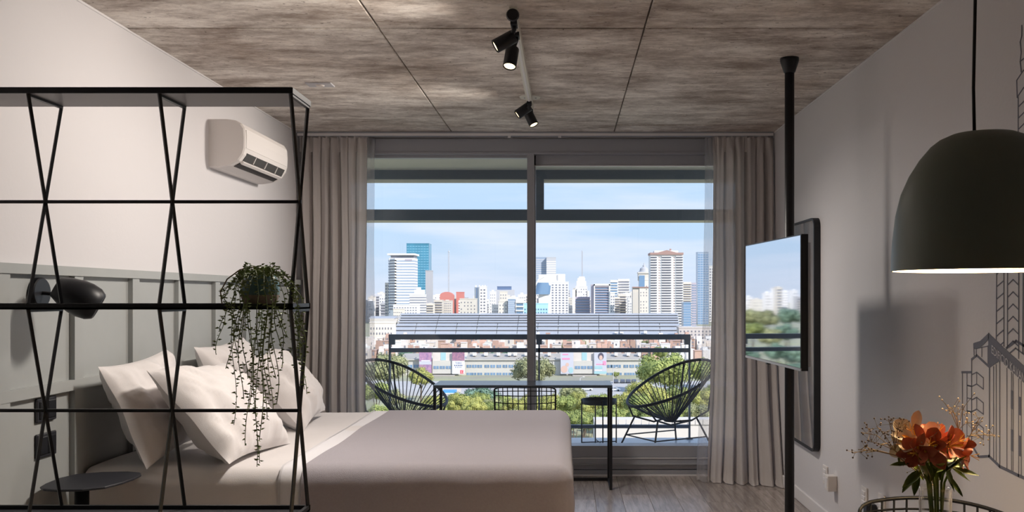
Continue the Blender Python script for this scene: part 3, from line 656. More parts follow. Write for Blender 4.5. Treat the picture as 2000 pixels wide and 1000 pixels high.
rsock(1690, 972, 'white socket plate low on the wall behind the wire chair, nearest the flowers')
so = (1722-VX)/XR; rsock(1724, 988, 'lower white socket plate behind the wire chair with a black plug')
pg = thing('power_plug', 'black plug in the low socket behind the wire chair', 'plug', (XR-.03, F/so+.06, Z(1000, so)))
yy, zz = F/so+.07, Z(1000, so); MB().bevbox(XR-.06, XR-.008, yy-.03, yy+.03, zz-.025, zz+.025, .006).build('body', 'black', pg)
MB().tube([(XR-.04, yy, zz-.02), (XR-.045, yy, zz-.12), (XR-.03, yy+.02, .02)], .004, 6).build('cord', 'black', pg)

# ------------------------------------------------------------------ wall drawing of the tower, line by line on the right wall
mu = thing('wall_mural', 'grey line drawing of a stepped art deco tower with lettered band on the wall', 'mural', (XR, 3.2, 1.1))
def wp(px, py, dx=.0015):
    s = (px-VX)/XR; return Vector((XR-dx, F/s, Z(py, s)))
def ribbon(pts, wpx, name='line'):
    q = [wp(*p) for p in pts]; mb = MB(); wdt = wpx*1.22/540
    for a, b in zip(q[:-1], q[1:]):
        d = (b-a).normalized(); n = Vector((0, -d.z, d.y))*wdt/2; e_ = d*wdt*.35
        mb.add([a-n-e_, b-n+e_, b+n+e_, a+n-e_, a-n-e_+Vector((.0012, 0, 0)), b-n+e_+Vector((.0012, 0, 0)), b+n+e_+Vector((.0012, 0, 0)), a+n-e_+Vector((.0012, 0, 0))],
               [(0, 1, 2, 3), (7, 6, 5, 4), (0, 4, 5, 1), (1, 5, 6, 2), (2, 6, 7, 3), (3, 7, 4, 0)])
    return mb.build(name, 'mural', mu)
def patch(pts, name='fill', m='mural', dx=.0018):
    q = [wp(*p, dx) for p in pts]; k = [p+Vector((dx*.8, 0, 0)) for p in q]; return MB().loft([k, q]).build(name, m, mu)
L = ribbon
L([(1880, 728), (1880, 850)], 2.2); L([(1889, 728), (1889, 860)], 1.6); L([(1879, 727), (1897, 727)], 4)
L([(1898, 703), (1898, 868)], 2.2); L([(1898, 868), (1912, 892), (1932, 891)], 4)
L([(1898, 702), (1908, 694), (1932, 716)], 4)
for y in (728, 777, 826): L([(1898, y+4), (1908, y-1), (1921, y+10), (1921, y+32)], 1.8); L([(1889, y+25), (1898, y+27), (1908, y+22), (1921, y+32)], 1.8); L([(1908, y), (1908, y+22)], 1.4)
for y in (752, 777, 803): L([(1889, y), (1898, y+2)], 1.6)
patch([(1902, 670), (1915, 666), (1932, 650), (1932, 662), (1918, 676), (1904, 682)]); L([(1902, 672), (1903, 694)], 2.2); L([(1906, 681), (1930, 676)], 1.6); L([(1907, 692), (1907, 681)], 1.4); L([(1918, 697), (1918, 678)], 1.4); L([(1930, 710), (1930, 676)], 2)
patch([(1931, 650), (1960, 678), (2000, 714), (2060, 768), (2060, 800), (2000, 747), (1954, 704), (1934, 718), (1931, 716)], 'lettered_band')
for x, yt, yb_, wv in ((1933, 715, 891, 3), (1941, 716, 897, 1.6), (1946, 712, 900, 1.4), (1953, 706, 911, 2.2), (1967, 719, 917, 1.6), (1976, 727, 921, 1.4), (1979, 730, 922, 1.4), (1990, 740, 929, 1.6), (1995, 744, 931, 1.4), (2010, 758, 938, 1.6), (2026, 772, 944, 1.6)): L([(x, yt), (x, yb_)], wv)
L([(1932, 891), (1953, 911), (1990, 929), (2030, 946), (2060, 957)], 5)
for x, ys_ in ((1977.5, ((762, 798), (838, 880))), (1992.5, ((774, 810), (850, 890)))):
    for a, b in ys_: patch([(x-2.4, a), (x+2.4, a+2), (x+2.4, b+2), (x-2.4, b)])
# upper shafts
L([(1947, 520), (1946, 664)], 2); L([(1961, 520), (1961, 676)], 2.2); L([(1968, 520), (1968, 680)], 2); L([(1990, 520), (1990, 700)], 2.2); L([(1999, 520), (1998, 690)], 3)
for i in range(7):
    y = 524+i*24; L([(1947, y+12), (1961, y)], 1.8); L([(1969, y+8), (1979, y-2), (1989, y+8)], 1.8)
L([(1966, 680), (1985, 666), (2000, 675), (2030, 690)], 4); L([(1972, 690), (1984, 680), (2004, 695)], 2.2)
for i in range(9): y = 198+i*22; L([(1990, y+10), (2014, y-14)], 1.8)
L([(1989, 190), (1989, 520)], 2); L([(1986, 157), (1987, 190), (1999, 172), (2014, 160)], 2); L([(1986, 157), (1999, 138), (2014, 128)], 2); L([(1996, 50), (1996, 70), (1993, 82), (1995, 102), (1993, 120), (1995, 140)], 2.5); L([(1993, 120), (2003, 112)], 2)
def word(txt, o, xdir, size, wscale, m, parent, name, updir=(0, 0, 1)):
    cu = bpy.data.curves.new('t', 'FONT'); cu.body = txt; cu.size = 1; cu.resolution_u = 2; ob = bpy.data.objects.new('t', cu); COL.objects.link(ob)
    me = bpy.data.meshes.new_from_object(ob.evaluated_get(bpy.context.evaluated_depsgraph_get())); bpy.data.objects.remove(ob)
    xd = Vector(xdir).normalized(); mb = MB(); mb.add([Vector(o)+xd*v.co.x*size*wscale+Vector(updir)*v.co.y*size for v in me.vertices], [tuple(p.vertices) for p in me.polygons])
    return mb.build(name, m, parent)
bpy.context.view_layer.update()
a_, b_ = wp(1938, 689, .0035), wp(2000, 746, .0035)
word('EDIFICIO KAVANAGH', a_, b_-a_, .044, .78, 'muraltext', mu, 'lettering')

# ------------------------------------------------------------------ pendant lamp
pc = Vector((X(1920, 850), F/850, Z(529, 850)))
pd = thing('pendant_lamp', 'large grey green bell shaped pendant lamp with cream inside', 'lamp', tuple(pc))
pr = [(.2, 0), (.1995, .03), (.197, .07), (.190, .13), (.178, .18), (.160, .222), (.138, .258), (.113, .288), (.095, .302), (.07, .313), (.03, .319), (.0, .32)]
MB().lathe(pr, 56, pc, caps=False).build('shade', 'pendant', pd, True)
MB().lathe([(r*.982, z-.004 if z > 0 else 0) for r, z in pr], 56, pc, caps=False).build('shade_lining', 'pendantin', pd, True)
MB().lathe([(.0, .11), (.03, .12), (.042, .15), (.036, .185), (.018, .215), (.016, .25), (.0, .25)], 20, pc, caps=False).build('bulb', 'bulb', pd, True)
MB().tube([pc+Vector((-.020, 0, .316)), pc+Vector((-.022, 0, .42)), pc+Vector((-.018, 0, .62)), (pc.x-.020, pc.y, H-.02)], .004, 8).build('cable', 'black', pd, True)
MB().lathe([(.05, H-.025), (.05, H+.003)], 24, (pc.x-.012, pc.y, 0)).build('ceiling_rose', 'black', pd)
light('pendant_light', 'POINT', pc+Vector((0, 0, .07)), LAMP['pend'], (1, .74, .45), parent=pd, shadow_soft_size=.03)

# ------------------------------------------------------------------ track spotlights
tkx = X(1000, 440)*.93
tk = thing('track_rail', 'cream ceiling track rail carrying four black spotlights', 'track rail', (tkx, 4.8, H))
B(tkx-.016, tkx+.016, F/464, F/306, H-.055, H-.012).build('rail', 'railcream', tk); B(tkx-.006, tkx+.006, F/464, F/306, H-.058, H-.05).build('slot', 'trimwhite', tk)
for yy in (3.95, 5.0, 5.7): MB().lathe([(.008, H-.02), (.008, H+.004)], 10, (tkx, yy, 0)).build('fixing', 'railcream', tk)
MB().lathe([(.0, 0), (.024, 0), (.028, .01), (.024, .02), (.0, .02)], 20, (tkx, F/466, H-.055), (0, -1, 0), caps=False).build('end_cap', 'black', tk)
spots = [(at(985, 81, 452), (-.84, -.12, -.50), 'black spotlight aimed at the panelled wall, at the rail end farthest from window', F/455),
         (at(998, 113, 440), (-.12, -.35, -.93), 'black spotlight pointing straight down, second from the rail end farthest from window', F/436),
         (at(1022, 216, 318), (-.80, -.1, -.58), 'black spotlight aimed sideways, beside the last one at the window end of the rail', F/322),
         (at(1037, 232, 311), (.42, -.22, -.88), 'black spotlight tilted toward the mural wall, last at the window end of the rail', F/309)]
for p, ax, lab, ry in spots:
    ax = Vector(ax).normalized(); sp_ = thing('spotlight', lab, 'spotlight', tuple(p), 'spotlights on the ceiling track')
    MB().lathe([(.0, -.048), (.029, -.048), (.030, -.045), (.030, .046), (.027, .048), (.0255, .040), (.0, .036)], 24, p, ax, caps=False).build('barrel', 'black', sp_, True)
    MB().lathe([(.0, .0372), (.025, .0395), (.025, .042), (.0, .041)], 20, p, ax, caps=False).build('lens', 'bulb', sp_)
    top = Vector((tkx, ry, H-.055)); MB().tube([top, Vector((tkx, ry, H-.085)), p-ax*.03], [.012, .010, .010], 10).build('stem', 'black', sp_, True)
    MB().box(tkx-.014, tkx+.014, ry-.035, ry+.035, H-.072, H-.052).build('adaptor', 'black', sp_)
    light('spot_light', 'SPOT', p+ax*.055, LAMP['spot'], (1, .91, .82), target=p+ax*2, parent=sp_, spot_size=2.1, spot_blend=1.0, shadow_soft_size=.12)
cp = thing('ceiling_plate', 'round pale mounting plate on the ceiling beside the track rail', 'plate', (tkx, F/316, H))
MB().lathe([(.062, -.006), (.066, .0), (.066, .004)], 28, (tkx, F/316, H)).build('disc', 'railcream', cp)
for dx in (-.035, .035): MB().lathe([(.005, -.009), (.005, -.004)], 8, (tkx+dx, F/316, H)).build('screw', 'aluframe', cp)
cp2 = thing('ceiling_box_cover', 'grey patched electrical box cover in the ceiling above the bed', 'cover', (X(625, 336), F/336, H))
MB().bevbox(X(625, 336)-.075, X(625, 336)+.075, F/336-.05, F/336+.05, H-.006, H+.004, .003).build('plate', 'citygrey', cp2); MB().lathe([(.022, -.012), (.03, 0)], 16, (X(625, 336), F/336, H)).build('cap', 'parapet', cp2)
# ------------------------------------------------------------------ dining table, vase and flowers
dt = thing('dining_table', 'round dark wood dining table under the pendant lamp', 'table', (.82, 1.84, 0))
MB().lathe([(.0, .72), (.36, .72), (.37, .73), (.37, .745), (.365, .75), (.0, .75)], 48, (.82, 1.84, 0), caps=False).build('top', 'woodtable', dt)
MB().lathe([(.035, .015), (.03, .72)], 20, (.82, 1.84, 0)).build('column', 'black', dt); MB().lathe([(.22, 0), (.22, .01), (.03, .02)], 32, (.82, 1.84, 0)).build('foot', 'black', dt)
SV = 950.0; vx, vy, vz = X(1827, SV), F/SV, Z(951, SV)
va = thing('glass_vase', 'clear ribbed glass vase holding orange flowers', 'vase', (vx, vy, .75))
n = 32
def vring(r, z, k=.0022): return [(vx+(r+k*math.cos(12*2*math.pi*j/n*1.0))*math.cos(2*math.pi*j/n), vy+(r+k*math.cos(12*2*math.pi*j/n))*math.sin(2*math.pi*j/n), z) for j in range(n)]
MB().loft([vring(.026, .752, 0), vring(.0285, .76), vring(.0305, .85), vring(.0312, vz-.008), vring(.032, vz, 0), vring(.0285, vz, 0), vring(.0278, vz-.01, 0), vring(.0265, .775, 0), vring(.0, .772, 0)], caps=False).build('glass_wall', 'vaseglass', va, True)
MB().lathe([(.0, .75), (.027, .75), (.029, .756), (.027, .762), (.0, .762)], n, (vx, vy, 0), caps=False).build('base', 'vaseglass', va)
def V3(px, py, dy=0): s = F/(vy+dy); return Vector(((px-VX)/s, vy+dy, CZ-(py-VY)/s))
PP = [(0, .16), (.18, .34), (.38, .66), (.58, .95), (.76, 1.0), (.9, .72), (.97, .38), (1.0, .08)]
LP_ = [(0, .15), (.15, .6), (.35, .95), (.55, 1.0), (.75, .7), (.9, .34), (1.0, .03)]
def petal(mb, o, d, up, L_, W_, curl, prof_=None):
    d = d.normalized(); sd = d.cross(up).normalized(); nn = sd.cross(d); rows = []; ph = R.uniform(0, 6)
    for t_, wf in (prof_ or PP):
        wv = W_*wf; cpt = o+d*L_*t_+nn*(curl*L_*(t_**2.4)-.16*L_*math.sin(math.pi*t_*.9)); rf = .10*W_*math.sin(7*t_+ph)
        rows.append([cpt-sd*wv+nn*(wv*.42+rf), cpt-sd*wv*.5+nn*wv*.08, cpt-nn*wv*.06, cpt+sd*wv*.5+nn*wv*.08, cpt+sd*wv+nn*(wv*.42-rf)])
    vs = [p for r in rows for p in r]; k = len(rows); fs = [(a*5+b, a*5+b+1, (a+1)*5+b+1, (a+1)*5+b) for a in range(k-1) for b in range(4)]; mb.add(vs, fs)
def bigleaf(name, o, d, L_, W_, parent, droop=.3):
    mb = MB(); petal(mb, o, Vector(d), Vector((0, -.4, 1)), L_, W_, -droop, LP_); return mb.build(name, 'leafy', parent, True)
def flower(label, px, py, dy, face, size, m, nm='alstroemeria', leaves=()):
    c = V3(px, py, dy); fc = Vector(face).normalized(); fl_ = thing(nm, label, 'flower', (vx, vy, vz), 'flowers in the vase')
    base_ = Vector((vx+R.uniform(-.012, .012), vy+R.uniform(-.012, .012), .775)); neck = Vector((vx+(c.x-vx)*.25, vy+(c.y-vy)*.3, vz+.01)); b0 = c-fc*size*.5
    MB().tube([base_, neck, neck.lerp(b0, .6)+Vector((0, 0, .005)), b0], [.0026, .0026, .0022, .0018], 6).build('stem', 'leafy', fl_, True)
    t1 = fc.orthogonal().normalized(); t2 = fc.cross(t1); off = R.uniform(0, 6)
    for k in range(6):
        a = off+k*math.pi/3; rad = t1*math.cos(a)+t2*math.sin(a); inner = k % 2
        mb = MB(); petal(mb, b0, fc*(.95 if inner else .8)+rad*(.6 if inner else .85), fc, size*R.uniform(.78, .96), size*(.19 if inner else .29), R.uniform(-.55, -.1))
        pt = mb.build('petal', m, fl_, True)
        if inner:
            mb = MB(); petal(mb, b0+fc*.0012-rad*.001, fc*.95+rad*.58, fc, size*.5, size*.06, -.2); mb.build('throat_patch', 'petaly', pt, True)
    for k in range(5):
        a = k*1.3+off; MB().tube([b0, b0+fc*size*.5, b0+fc*size*.85+(t1*math.cos(a)+t2*math.sin(a))*size*.16], .0007, 4).build('stamen', 'petaly', fl_)
    for (lx, ly, ldy, d, L_, W_) in leaves: bigleaf('leaf', V3(lx, ly, ldy), d, L_, W_, fl_)
    return fl_
flower('orange alstroemeria bloom standing highest in the glass vase', 1832, 843, -.01, (.1, -.45, .85), .052, 'petal', leaves=[(1822, 925, -.01, (.3, -.3, .5), .055, .008), (1838, 915, .01, (.5, .1, .2), .06, .008)])
flower('orange alstroemeria bloom facing out at the middle of the bunch', 1815, 868, -.045, (-.15, -.85, .35), .052, 'petal', leaves=[(1800, 922, -.03, (-.8, -.3, -.25), .05, .009), (1792, 918, -.02, (-.3, -.5, -.8), .05, .008)])
flower('broad orange alstroemeria bloom beside the wall lettering', 1872, 862, -.03, (.35, -.75, .5), .056, 'petal', leaves=[(1850, 905, -.02, (.9, -.2, -.35), .055, .008), (1845, 902, -.03, (.5, -.3, -.9), .06, .008), (1836, 900, .0, (.8, .1, .3), .05, .010)])
flower('small drooping orange alstroemeria bloom lowest on the side of the mural', 1896, 890, -.02, (.8, -.45, -.05), .046, 'petal', leaves=[(1868, 895, 0, (.6, 0, -.6), .04, .008)])
flower('dark orange alstroemeria bloom among the dried sprays', 1787, 885, -.04, (-.45, -.8, .15), .046, 'petal', leaves=[(1776, 905, -.03, (-.8, -.2, .2), .04, .007), (1790, 920, -.02, (-.7, -.2, -.6), .05, .009)])
flower('deep orange alstroemeria bloom tucked beneath the highest bloom', 1843, 872, -.02, (.2, -.8, .3), .045, 'petal', leaves=[(1818, 940, -.02, (.1, -.2, 1), .06, .008), (1830, 940, .0, (-.1, .1, 1), .065, .009), (1836, 938, -.01, (.2, 0, 1), .06, .008)])
flower('white alstroemeria bloom behind the orange ones', 1780, 842, -.01, (-.45, -.6, .65), .060, 'petalw', leaves=[(1793, 872, .02, (-.2, 0, 1), .05, .007), (1803, 938, .01, (-.25, .1, 1), .06, .008)])
flower('cream white alstroemeria bloom low behind the dried sprays', 1766, 868, .01, (-.8, -.6, .2), .050, 'petalw', leaves=[(1762, 872, .02, (-.2, -.1, -1), .04, .006)])
for k, (lx, ly, d, L_, W_) in enumerate(((1800, 905, (-.9, -.3, .3), .05, .009), (1810, 930, (-.2, -.5, 1), .06, .010), (1840, 925, (.3, -.5, .9), .06, .010), (1855, 912, (.9, -.4, .05), .055, .009), (1825, 915, (0, -.7, .6), .05, .011), (1848, 925, (.5, -.5, -.5), .05, .008), (1815, 945, (-.05, -.1, 1), .05, .009))):
    bigleaf('leaf', V3(lx, ly, -.02), d, L_, W_, bpy.data.objects['alstroemeria.%03d' % (k % 6+1)])
def spray(label, root, tips, bud, nb, seed):
    rr = random.Random(seed); g = thing('dried_sprig', label, 'flower', (vx, vy, vz), 'dried sprays in the vase')
    r0 = V3(*root); st = MB(); bd = []
    st.tube([Vector((vx, vy, .78)), Vector((vx, vy+.005, vz)), r0], .0011, 4)
    for (a, b) in tips:
        tip = V3(a, b, rr.uniform(-.03, .03)); md = r0.lerp(tip, .55)+Vector((0, 0, rr.uniform(0, .012))); st.tube([r0, md, tip], .0008, 4)
        for k in range(nb):
            o_ = md.lerp(tip, rr.uniform(.0, 1)); q = o_+Vector((rr.uniform(-.02, .02), rr.uniform(-.015, .015), rr.uniform(-.012, .024))); st.tube([o_, q], .00045, 3); bd.append(q)
    st.build('stems', 'twig', g)
    o_ = MB()
    for q in bd: o_.lathe([(.0, -.0021), (.0019, -.0008), (.0019, .0008), (.0, .0021)], 5, q, (rr.uniform(-1, 1), rr.uniform(-1, 1), 1), caps=False)
    o_ = o_.build('buds', bud, g); o_['kind'] = 'stuff'
spray('dried sprig with dark buds reaching toward the wire chair corner', (1752, 890, .0), [(1664, 885), (1676, 878), (1690, 884)], 'buddark', 7, 1)
spray('dried sprig with dark seed buds fanning out beside the white bloom', (1748, 880, .01), [(1683, 845), (1700, 862), (1712, 832), (1722, 868), (1735, 818), (1745, 845), (1757, 825), (1770, 828)], 'buddark', 8, 2)
spray('thin pale sprig rising above the orange blooms toward the tower drawing', (1872, 840, .03), [(1845, 787), (1858, 795), (1868, 812), (1886, 790), (1895, 825)], 'budpale', 5, 3)
spray('pale sprig spreading across the tower drawing base', (1895, 850, .02), [(1945, 850), (1930, 852), (1915, 815), (1905, 838), (1920, 858)], 'budpale', 5, 4)
spray('cream baby breath sprig in front of the orange blooms', (1806, 905, -.05), [(1795, 885), (1810, 880), (1822, 882), (1792, 918), (1805, 890), (1800, 915)], 'petalw', 4, 5)
# ------------------------------------------------------------------ the city beyond the balcony
GZ = CZ-35.0
struct('ground', B(-2600, 2600, -600, 4200, GZ-1, GZ), 'grassland', 'open ground of parks and streets below the balcony', 'ground')
def gs(py): return (py-VY)/35.0           # pixels per metre of ground seen at photo row py
def gp(px, py): return at(px, py, gs(py))
road = struct('road', B(-160, 140, 318, 372, GZ, GZ+.05), 'asphalt', 'pale grey street and parking lot in front of the long terminal building', 'road')
road2 = struct('road_approach', B(X(1118, F/300), X(1165, F/300), 250, 318, GZ, GZ+.06), 'asphalt', 'pale paved approach road between the trees', 'road')
FOOT = []
def clear_of(a, b, c, d): return all(b < p or a > q or d < r or c > t for p, q, r, t in FOOT)
def tower(name, label, x0, x1, yt, dist, m, style='grid', fl=5.5, cols=5, wm='winshade', yb=640, depth=None, group=None, cat='building', z0=None, wh=.5, ww=.55, top=True, ybands=None):
    s = F/dist; a, b = X(x0, s), X(x1, s); zt_ = Z(yt, s); dp = depth or max(14, (b-a)*.7)
    FOOT.append((a-1.6, b+1.6, dist-2.5, dist+dp+1))
    body = MB().box(a, b, dist, dist+dp, GZ if z0 is None else z0, zt_)
    if top and b-a > 6: body.box(a-.25, b+.25, dist-.25, dist+dp+.25, zt_-.1, zt_+.7)
    o = tag(body.build(name, m), label, cat, group); ORG[o.name] = Vector(o.location)
    wn = MB(); y = yt+(ybands if ybands is not None else fl*.55)
    while y < yb:
        zc = Z(y+fl*.5, s); hh = fl*wh/2/s
        if style == 'band': wn.box(a-.12, b+.12, dist-.12, dist+dp, zc-hh, zc+hh)
        elif style == 'balc':
            wn.box(a+.3, b-.3, dist-.1, dist+1, zc-hh, zc+hh)
        else:
            cw = (b-a)/cols
            for i in range(cols):
                if style == 'irr' and R.random() < .25: continue
                c = a+(i+.5)*cw; wn.box(c-cw*ww/2, c+cw*ww/2, dist-.15, dist+.5, zc-hh, zc+hh)
            side = MB()
        y += fl
    if wn.v: q = wn.build('windows', wm, o); q['kind'] = 'stuff'
    if style == 'balc':
        sb_ = MB(); y = yt+fl*.3
        while y < yb: zc = Z(y+fl*.12, s); sb_.box(a-.5, b+.5, dist-1.3, dist, zc-fl*.14/s, zc+fl*.14/s); y += fl
        q = sb_.build('balcony_slabs', m, o); q['kind'] = 'stuff'
    return o, s
def addbox(o, nm, m, x0, x1, ya, yb_, dist, d0, d1):
    s = F/dist; return B(X(x0, s), X(x1, s), dist+d0, dist+d1, Z(yb_, s), Z(ya, s)).build(nm, m, o)
# --- landmark towers, each its own building
o, s = tower('office_tower', 'white office tower with dark ribbon windows and overhanging flat roof', 760, 809, 504, 1100, 'cityw', 'band', 5.55, yb=612, wm='steelglass', depth=26, wh=.46, top=False)
addbox(o, 'roof_slab', 'cityw', 757, 811, 495, 498.5, 1100, -2, 30); addbox(o, 'top_storey', 'winshade', 763, 808, 498.5, 504, 1100, .5, 25); s_ = F/1100; wa, wb = X(758, s_), X(774, s_)     # the tower's left front is a face turned away from the sun
wedge = lambda za, zb, e: [[(wa-e, 1103, z), (wb, 1090-e*1.4, z), (wb, 1104, z), (wa-e, 1104, z)] for z in (za, zb)]
MB().loft(wedge(GZ, Z(505, s_), 0)).build('angled_front', 'cityw', o)
q = MB()
for i in range(18): q.loft(wedge(Z(510.5+i*5.55, s_), Z(508+i*5.55, s_), .3))
q = q.build('wing_windows', 'winshade', o); q['kind'] = 'stuff'; addbox(o, 'roof_sign', 'mauvewall', 791, 805, 506, 509, 1100, -.5, 0)
o, s = tower('glass_tower', 'tall blue green glass tower behind the white office tower', 794, 837.5, 476, 1500, 'blueglass', 'grid', 5.0, 8, 'blueglass2', 620, 30, wh=.34, ww=.8)
tower('blank_slab', 'narrow blank pale slab building beside the blue glass tower', 831, 843, 529, 1300, 'citygrey', 'grid', 200, 1, yb=100)
o, s = tower('terraced_block', 'white terraced block stepping down before the blue glass tower', 800, 829, 576, 1020, 'cityw', 'band', 5, wh=.4, wm='winshade'); addbox(o, 'upper_terrace', 'cityw', 808, 826, 566, 577, 1020, 4, 16); addbox(o, 'stair_head', 'cityw', 812, 819, 561, 567, 1020, 5, 12)
tower('dark_deck_block', 'low block with dark roof deck below the white office tower', 768, 815, 596, 950, 'cityw', 'grid', 5, 9, wh=.4); 
o, s = tower('salmon_block', 'salmon red gabled block on the skyline beneath the tall mast', 859, 885, 576, 1250, 'salmon', 'grid', 100, 1, yb=100, top=False)
s_ = F/1250; MB().loft([[(X(859+26*t, s_), 1250, Z(576-6*math.sin(math.pi*t)**.6, s_)) for t in [i/10 for i in range(11)]], [(X(859+26*t, s_), 1262, Z(576-6*math.sin(math.pi*t)**.6, s_)) for t in [i/10 for i in range(11)]]]).build('curved_roof', 'salmon', o)
tower('salmon_block', 'smaller salmon red block on the skyline, right of the mast block', 891, 905, 571, 1260, 'salmon', 'grid', 100, 1, yb=100)
def mast(label, px, yt, yb_, dist, w_, onroof=False):
    s = F/dist; o = thing('radio_mast', label, 'mast', (X(px, s), dist, GZ)); x = X(px, s); z0, z1 = Z(yb_, s), Z(yt, s); zg = z0 if onroof else GZ
    for dx, dy in ((-w_, 0), (w_, 0), (0, w_*1.6)): MB().tube([(x+dx, dist+dy, zg), (x+dx, dist+dy, z1)], .22, 4).build('leg', 'citygrey', o)
    br = MB(); n_ = int((z1-z0)/(w_*3)); 
    for i in range(n_):
        za = z0+(z1-z0)*i/n_; zb = z0+(z1-z0)*(i+1)/n_; sg = 1 if i % 2 else -1; br.tube([(x-w_*sg, dist, za), (x+w_*sg, dist, zb)], .14, 3)
    q = br.build('lattice', 'citygrey', o); q['kind'] = 'stuff'; MB().lathe([(w_*1.2, 0), (w_*1.2, 1.4), (.1, 1.6), (.1, 5)], 8, (x, dist, z1)).build('head', 'citygrey', o)
mast('tall thin lattice radio mast rising above the salmon block', 876.5, 492, 575, 1300, .9)
mast('thin radio mast rising from the stepped white building', 1137, 491, 540.3, 1250, .5, True)
o, s = tower('twin_block', 'residential block with a white front and a shaded angled front on the skyline', 937, 949, 560, 1050, 'cityw', 'grid', 6, 2, wm='winshade'); s_ = F/1050; MB().loft([[(X(926, s_), 1054, z), (X(937, s_), 1046, z), (X(937, s_), 1062, z), (X(926, s_), 1062, z)] for z in (GZ, Z(561, s_))]).build('shaded_half', 'cityw', o); addbox(o, 'stair_strip', 'navy', 930, 932, 562, 640, 1048.5, .3, 1)
for x in (928, 935, 941, 946): addbox(o, 'chimney', 'cityw', x, x+2, 557, 561, 1050, 3, 6)
tower('cream_block', 'broad cream block with small punched windows next to the two toned block', 898, 930, 584, 1000, 'cream', 'irr', 6.5, 5, wh=.35, ww=.3)
o, s = tower('navy_top_block', 'block with long dark navy top storey on the skyline', 971, 998, 560, 1500, 'navy', 'grid', 100, 1, yb=90); addbox(o, 'lower_body', 'citygrey', 968, 1004, 566, 640, 1500, -2, 14)
tower('cream_tower_block', 'cream block with cornice left of the grey glass front', 974, 991, 589, 990, 'cream', 'grid', 7, 3, wh=.4, ww=.3); tower('ornate_block', 'cream stepped old building behind the cornice block', 976, 990, 570, 1150, 'cream', 'irr', 6, 3, wh=.4, ww=.35)
tower('glass_front_block', 'narrow block with full grey glass front among cream houses', 992, 1006, 585, 985, 'steelglass', 'grid', 4, 5, 'cityw', wh=.12, ww=.9); tower('white_glass_block', 'narrow white block with wide dark window bands', 1008, 1022.5, 587, 985, 'cityw', 'balc', 8, wm='winblue', wh=.6)
tower('sky_blue_block', 'low sky blue block with two rows of windows behind the window mullion', 1023, 1070, 593.5, 930, 'skyblue', 'grid', 6.5, 9, 'winblue', wh=.45, ww=.5, ybands=7.5)
o, s = tower('steel_tower', 'steel grey office tower top with ribbon windows, right of the window mullion', 1040, 1067, 503, 1700, 'steelglass', 'band', 4.2, yb=560, wm='citygrey', wh=.4, depth=20); tower('corner_office_block', 'lighter corner front with bright ribbon windows of the steel grey tower', 1067.5, 1085.5, 503, 1690, 'citygrey', 'band', 4.2, yb=560, wm='cityw', wh=.45, depth=12, ybands=6)
o, s = tower('curved_building', 'white building with curved blue glass front beside the mullion', 1052, 1104, 537, 1200, 'cityw', 'grid', 100, 1, yb=100); s_ = F/1200
MB().loft([[(X(1044+i*1.2, s_), 1196-2.5*math.sin(i/10*2), Z(575, s_)) for i in range(26)], [(X(1050+i*1.05, s_), 1198-2.5*math.sin(i/10*2), Z(552, s_)) for i in range(26)]], caps=False, closed=False).build('curved_glass', 'winblue', o)
MB().tube([at(1042, 580, s_), at(1045, 560, s_), at(1052, 546, s_), at(1062, 540, s_)], 1.4, 6).build('white_arc', 'cityw', o)
o, s = tower('cream_tower', 'cream white tower with columns of small dark windows', 1076, 1110.5, 551.5, 1010, 'cityw', 'grid', 5.0, 5, yb=615, wh=.5, ww=.5); addbox(o, 'upper_block', 'cityw', 1080, 1103, 535, 552, 1010, 2, 15); addbox(o, 'slot', 'citygrey', 1088, 1090, 537, 548, 1010, 1.5, 2)
o, s = tower('stepped_building', 'white stepped pyramid shaped building carrying a radio mast', 1124, 1147, 560, 1240, 'cityw', 'irr', 5, 5, wh=.4, ww=.35)
for k, (a, b, c) in enumerate(((1126, 1145, 549), (1128, 1143, 543), (1131, 1142, 540))): addbox(o, 'step', 'cityw', a, b, c, 562, 1240, 2+k*3, 16)
addbox(o, 'left_wing', 'cityw', 1118, 1126, 566, 640, 1240, 0, 12); addbox(o, 'right_wing', 'cityw', 1146, 1151, 568, 640, 1240, 0, 12)
tower('pink_band_block', 'pinkish block with grey glazed bands below the stepped building', 1124, 1152, 581, 960, 'mauvewall', 'balc', 5.2, wm='steelglass', wh=.5)
o, s = tower('framed_block', 'mauve block with thick white frame and rows of blue windows', 1161, 1190, 558, 940, 'mauvewall', 'balc', 4.9, wm='winblue', wh=.5, top=False); addbox(o, 'frame_left', 'cityw', 1160, 1162, 555, 640, 940, -1.8, 2); addbox(o, 'frame_right', 'cityw', 1189, 1191.5, 555, 640, 940, -1.8, 2); addbox(o, 'frame_top', 'cityw', 1160, 1191.5, 554.5, 558, 940, -1.8, 2); addbox(o, 'side', 'mauvewall', 1154.5, 1160, 555.5, 640, 940, 1, 12)
tower('balcony_block', 'white block with wraparound dark balconies behind the mauve framed block', 1192.5, 1206, 548, 1150, 'cityw', 'balc', 5.2, wm='winblue', wh=.5); tower('balcony_block_wing', 'angled wing of the white block with dark balconies', 1207, 1229, 546, 1160, 'cityw', 'balc', 5.2, wm='winshade', wh=.5)
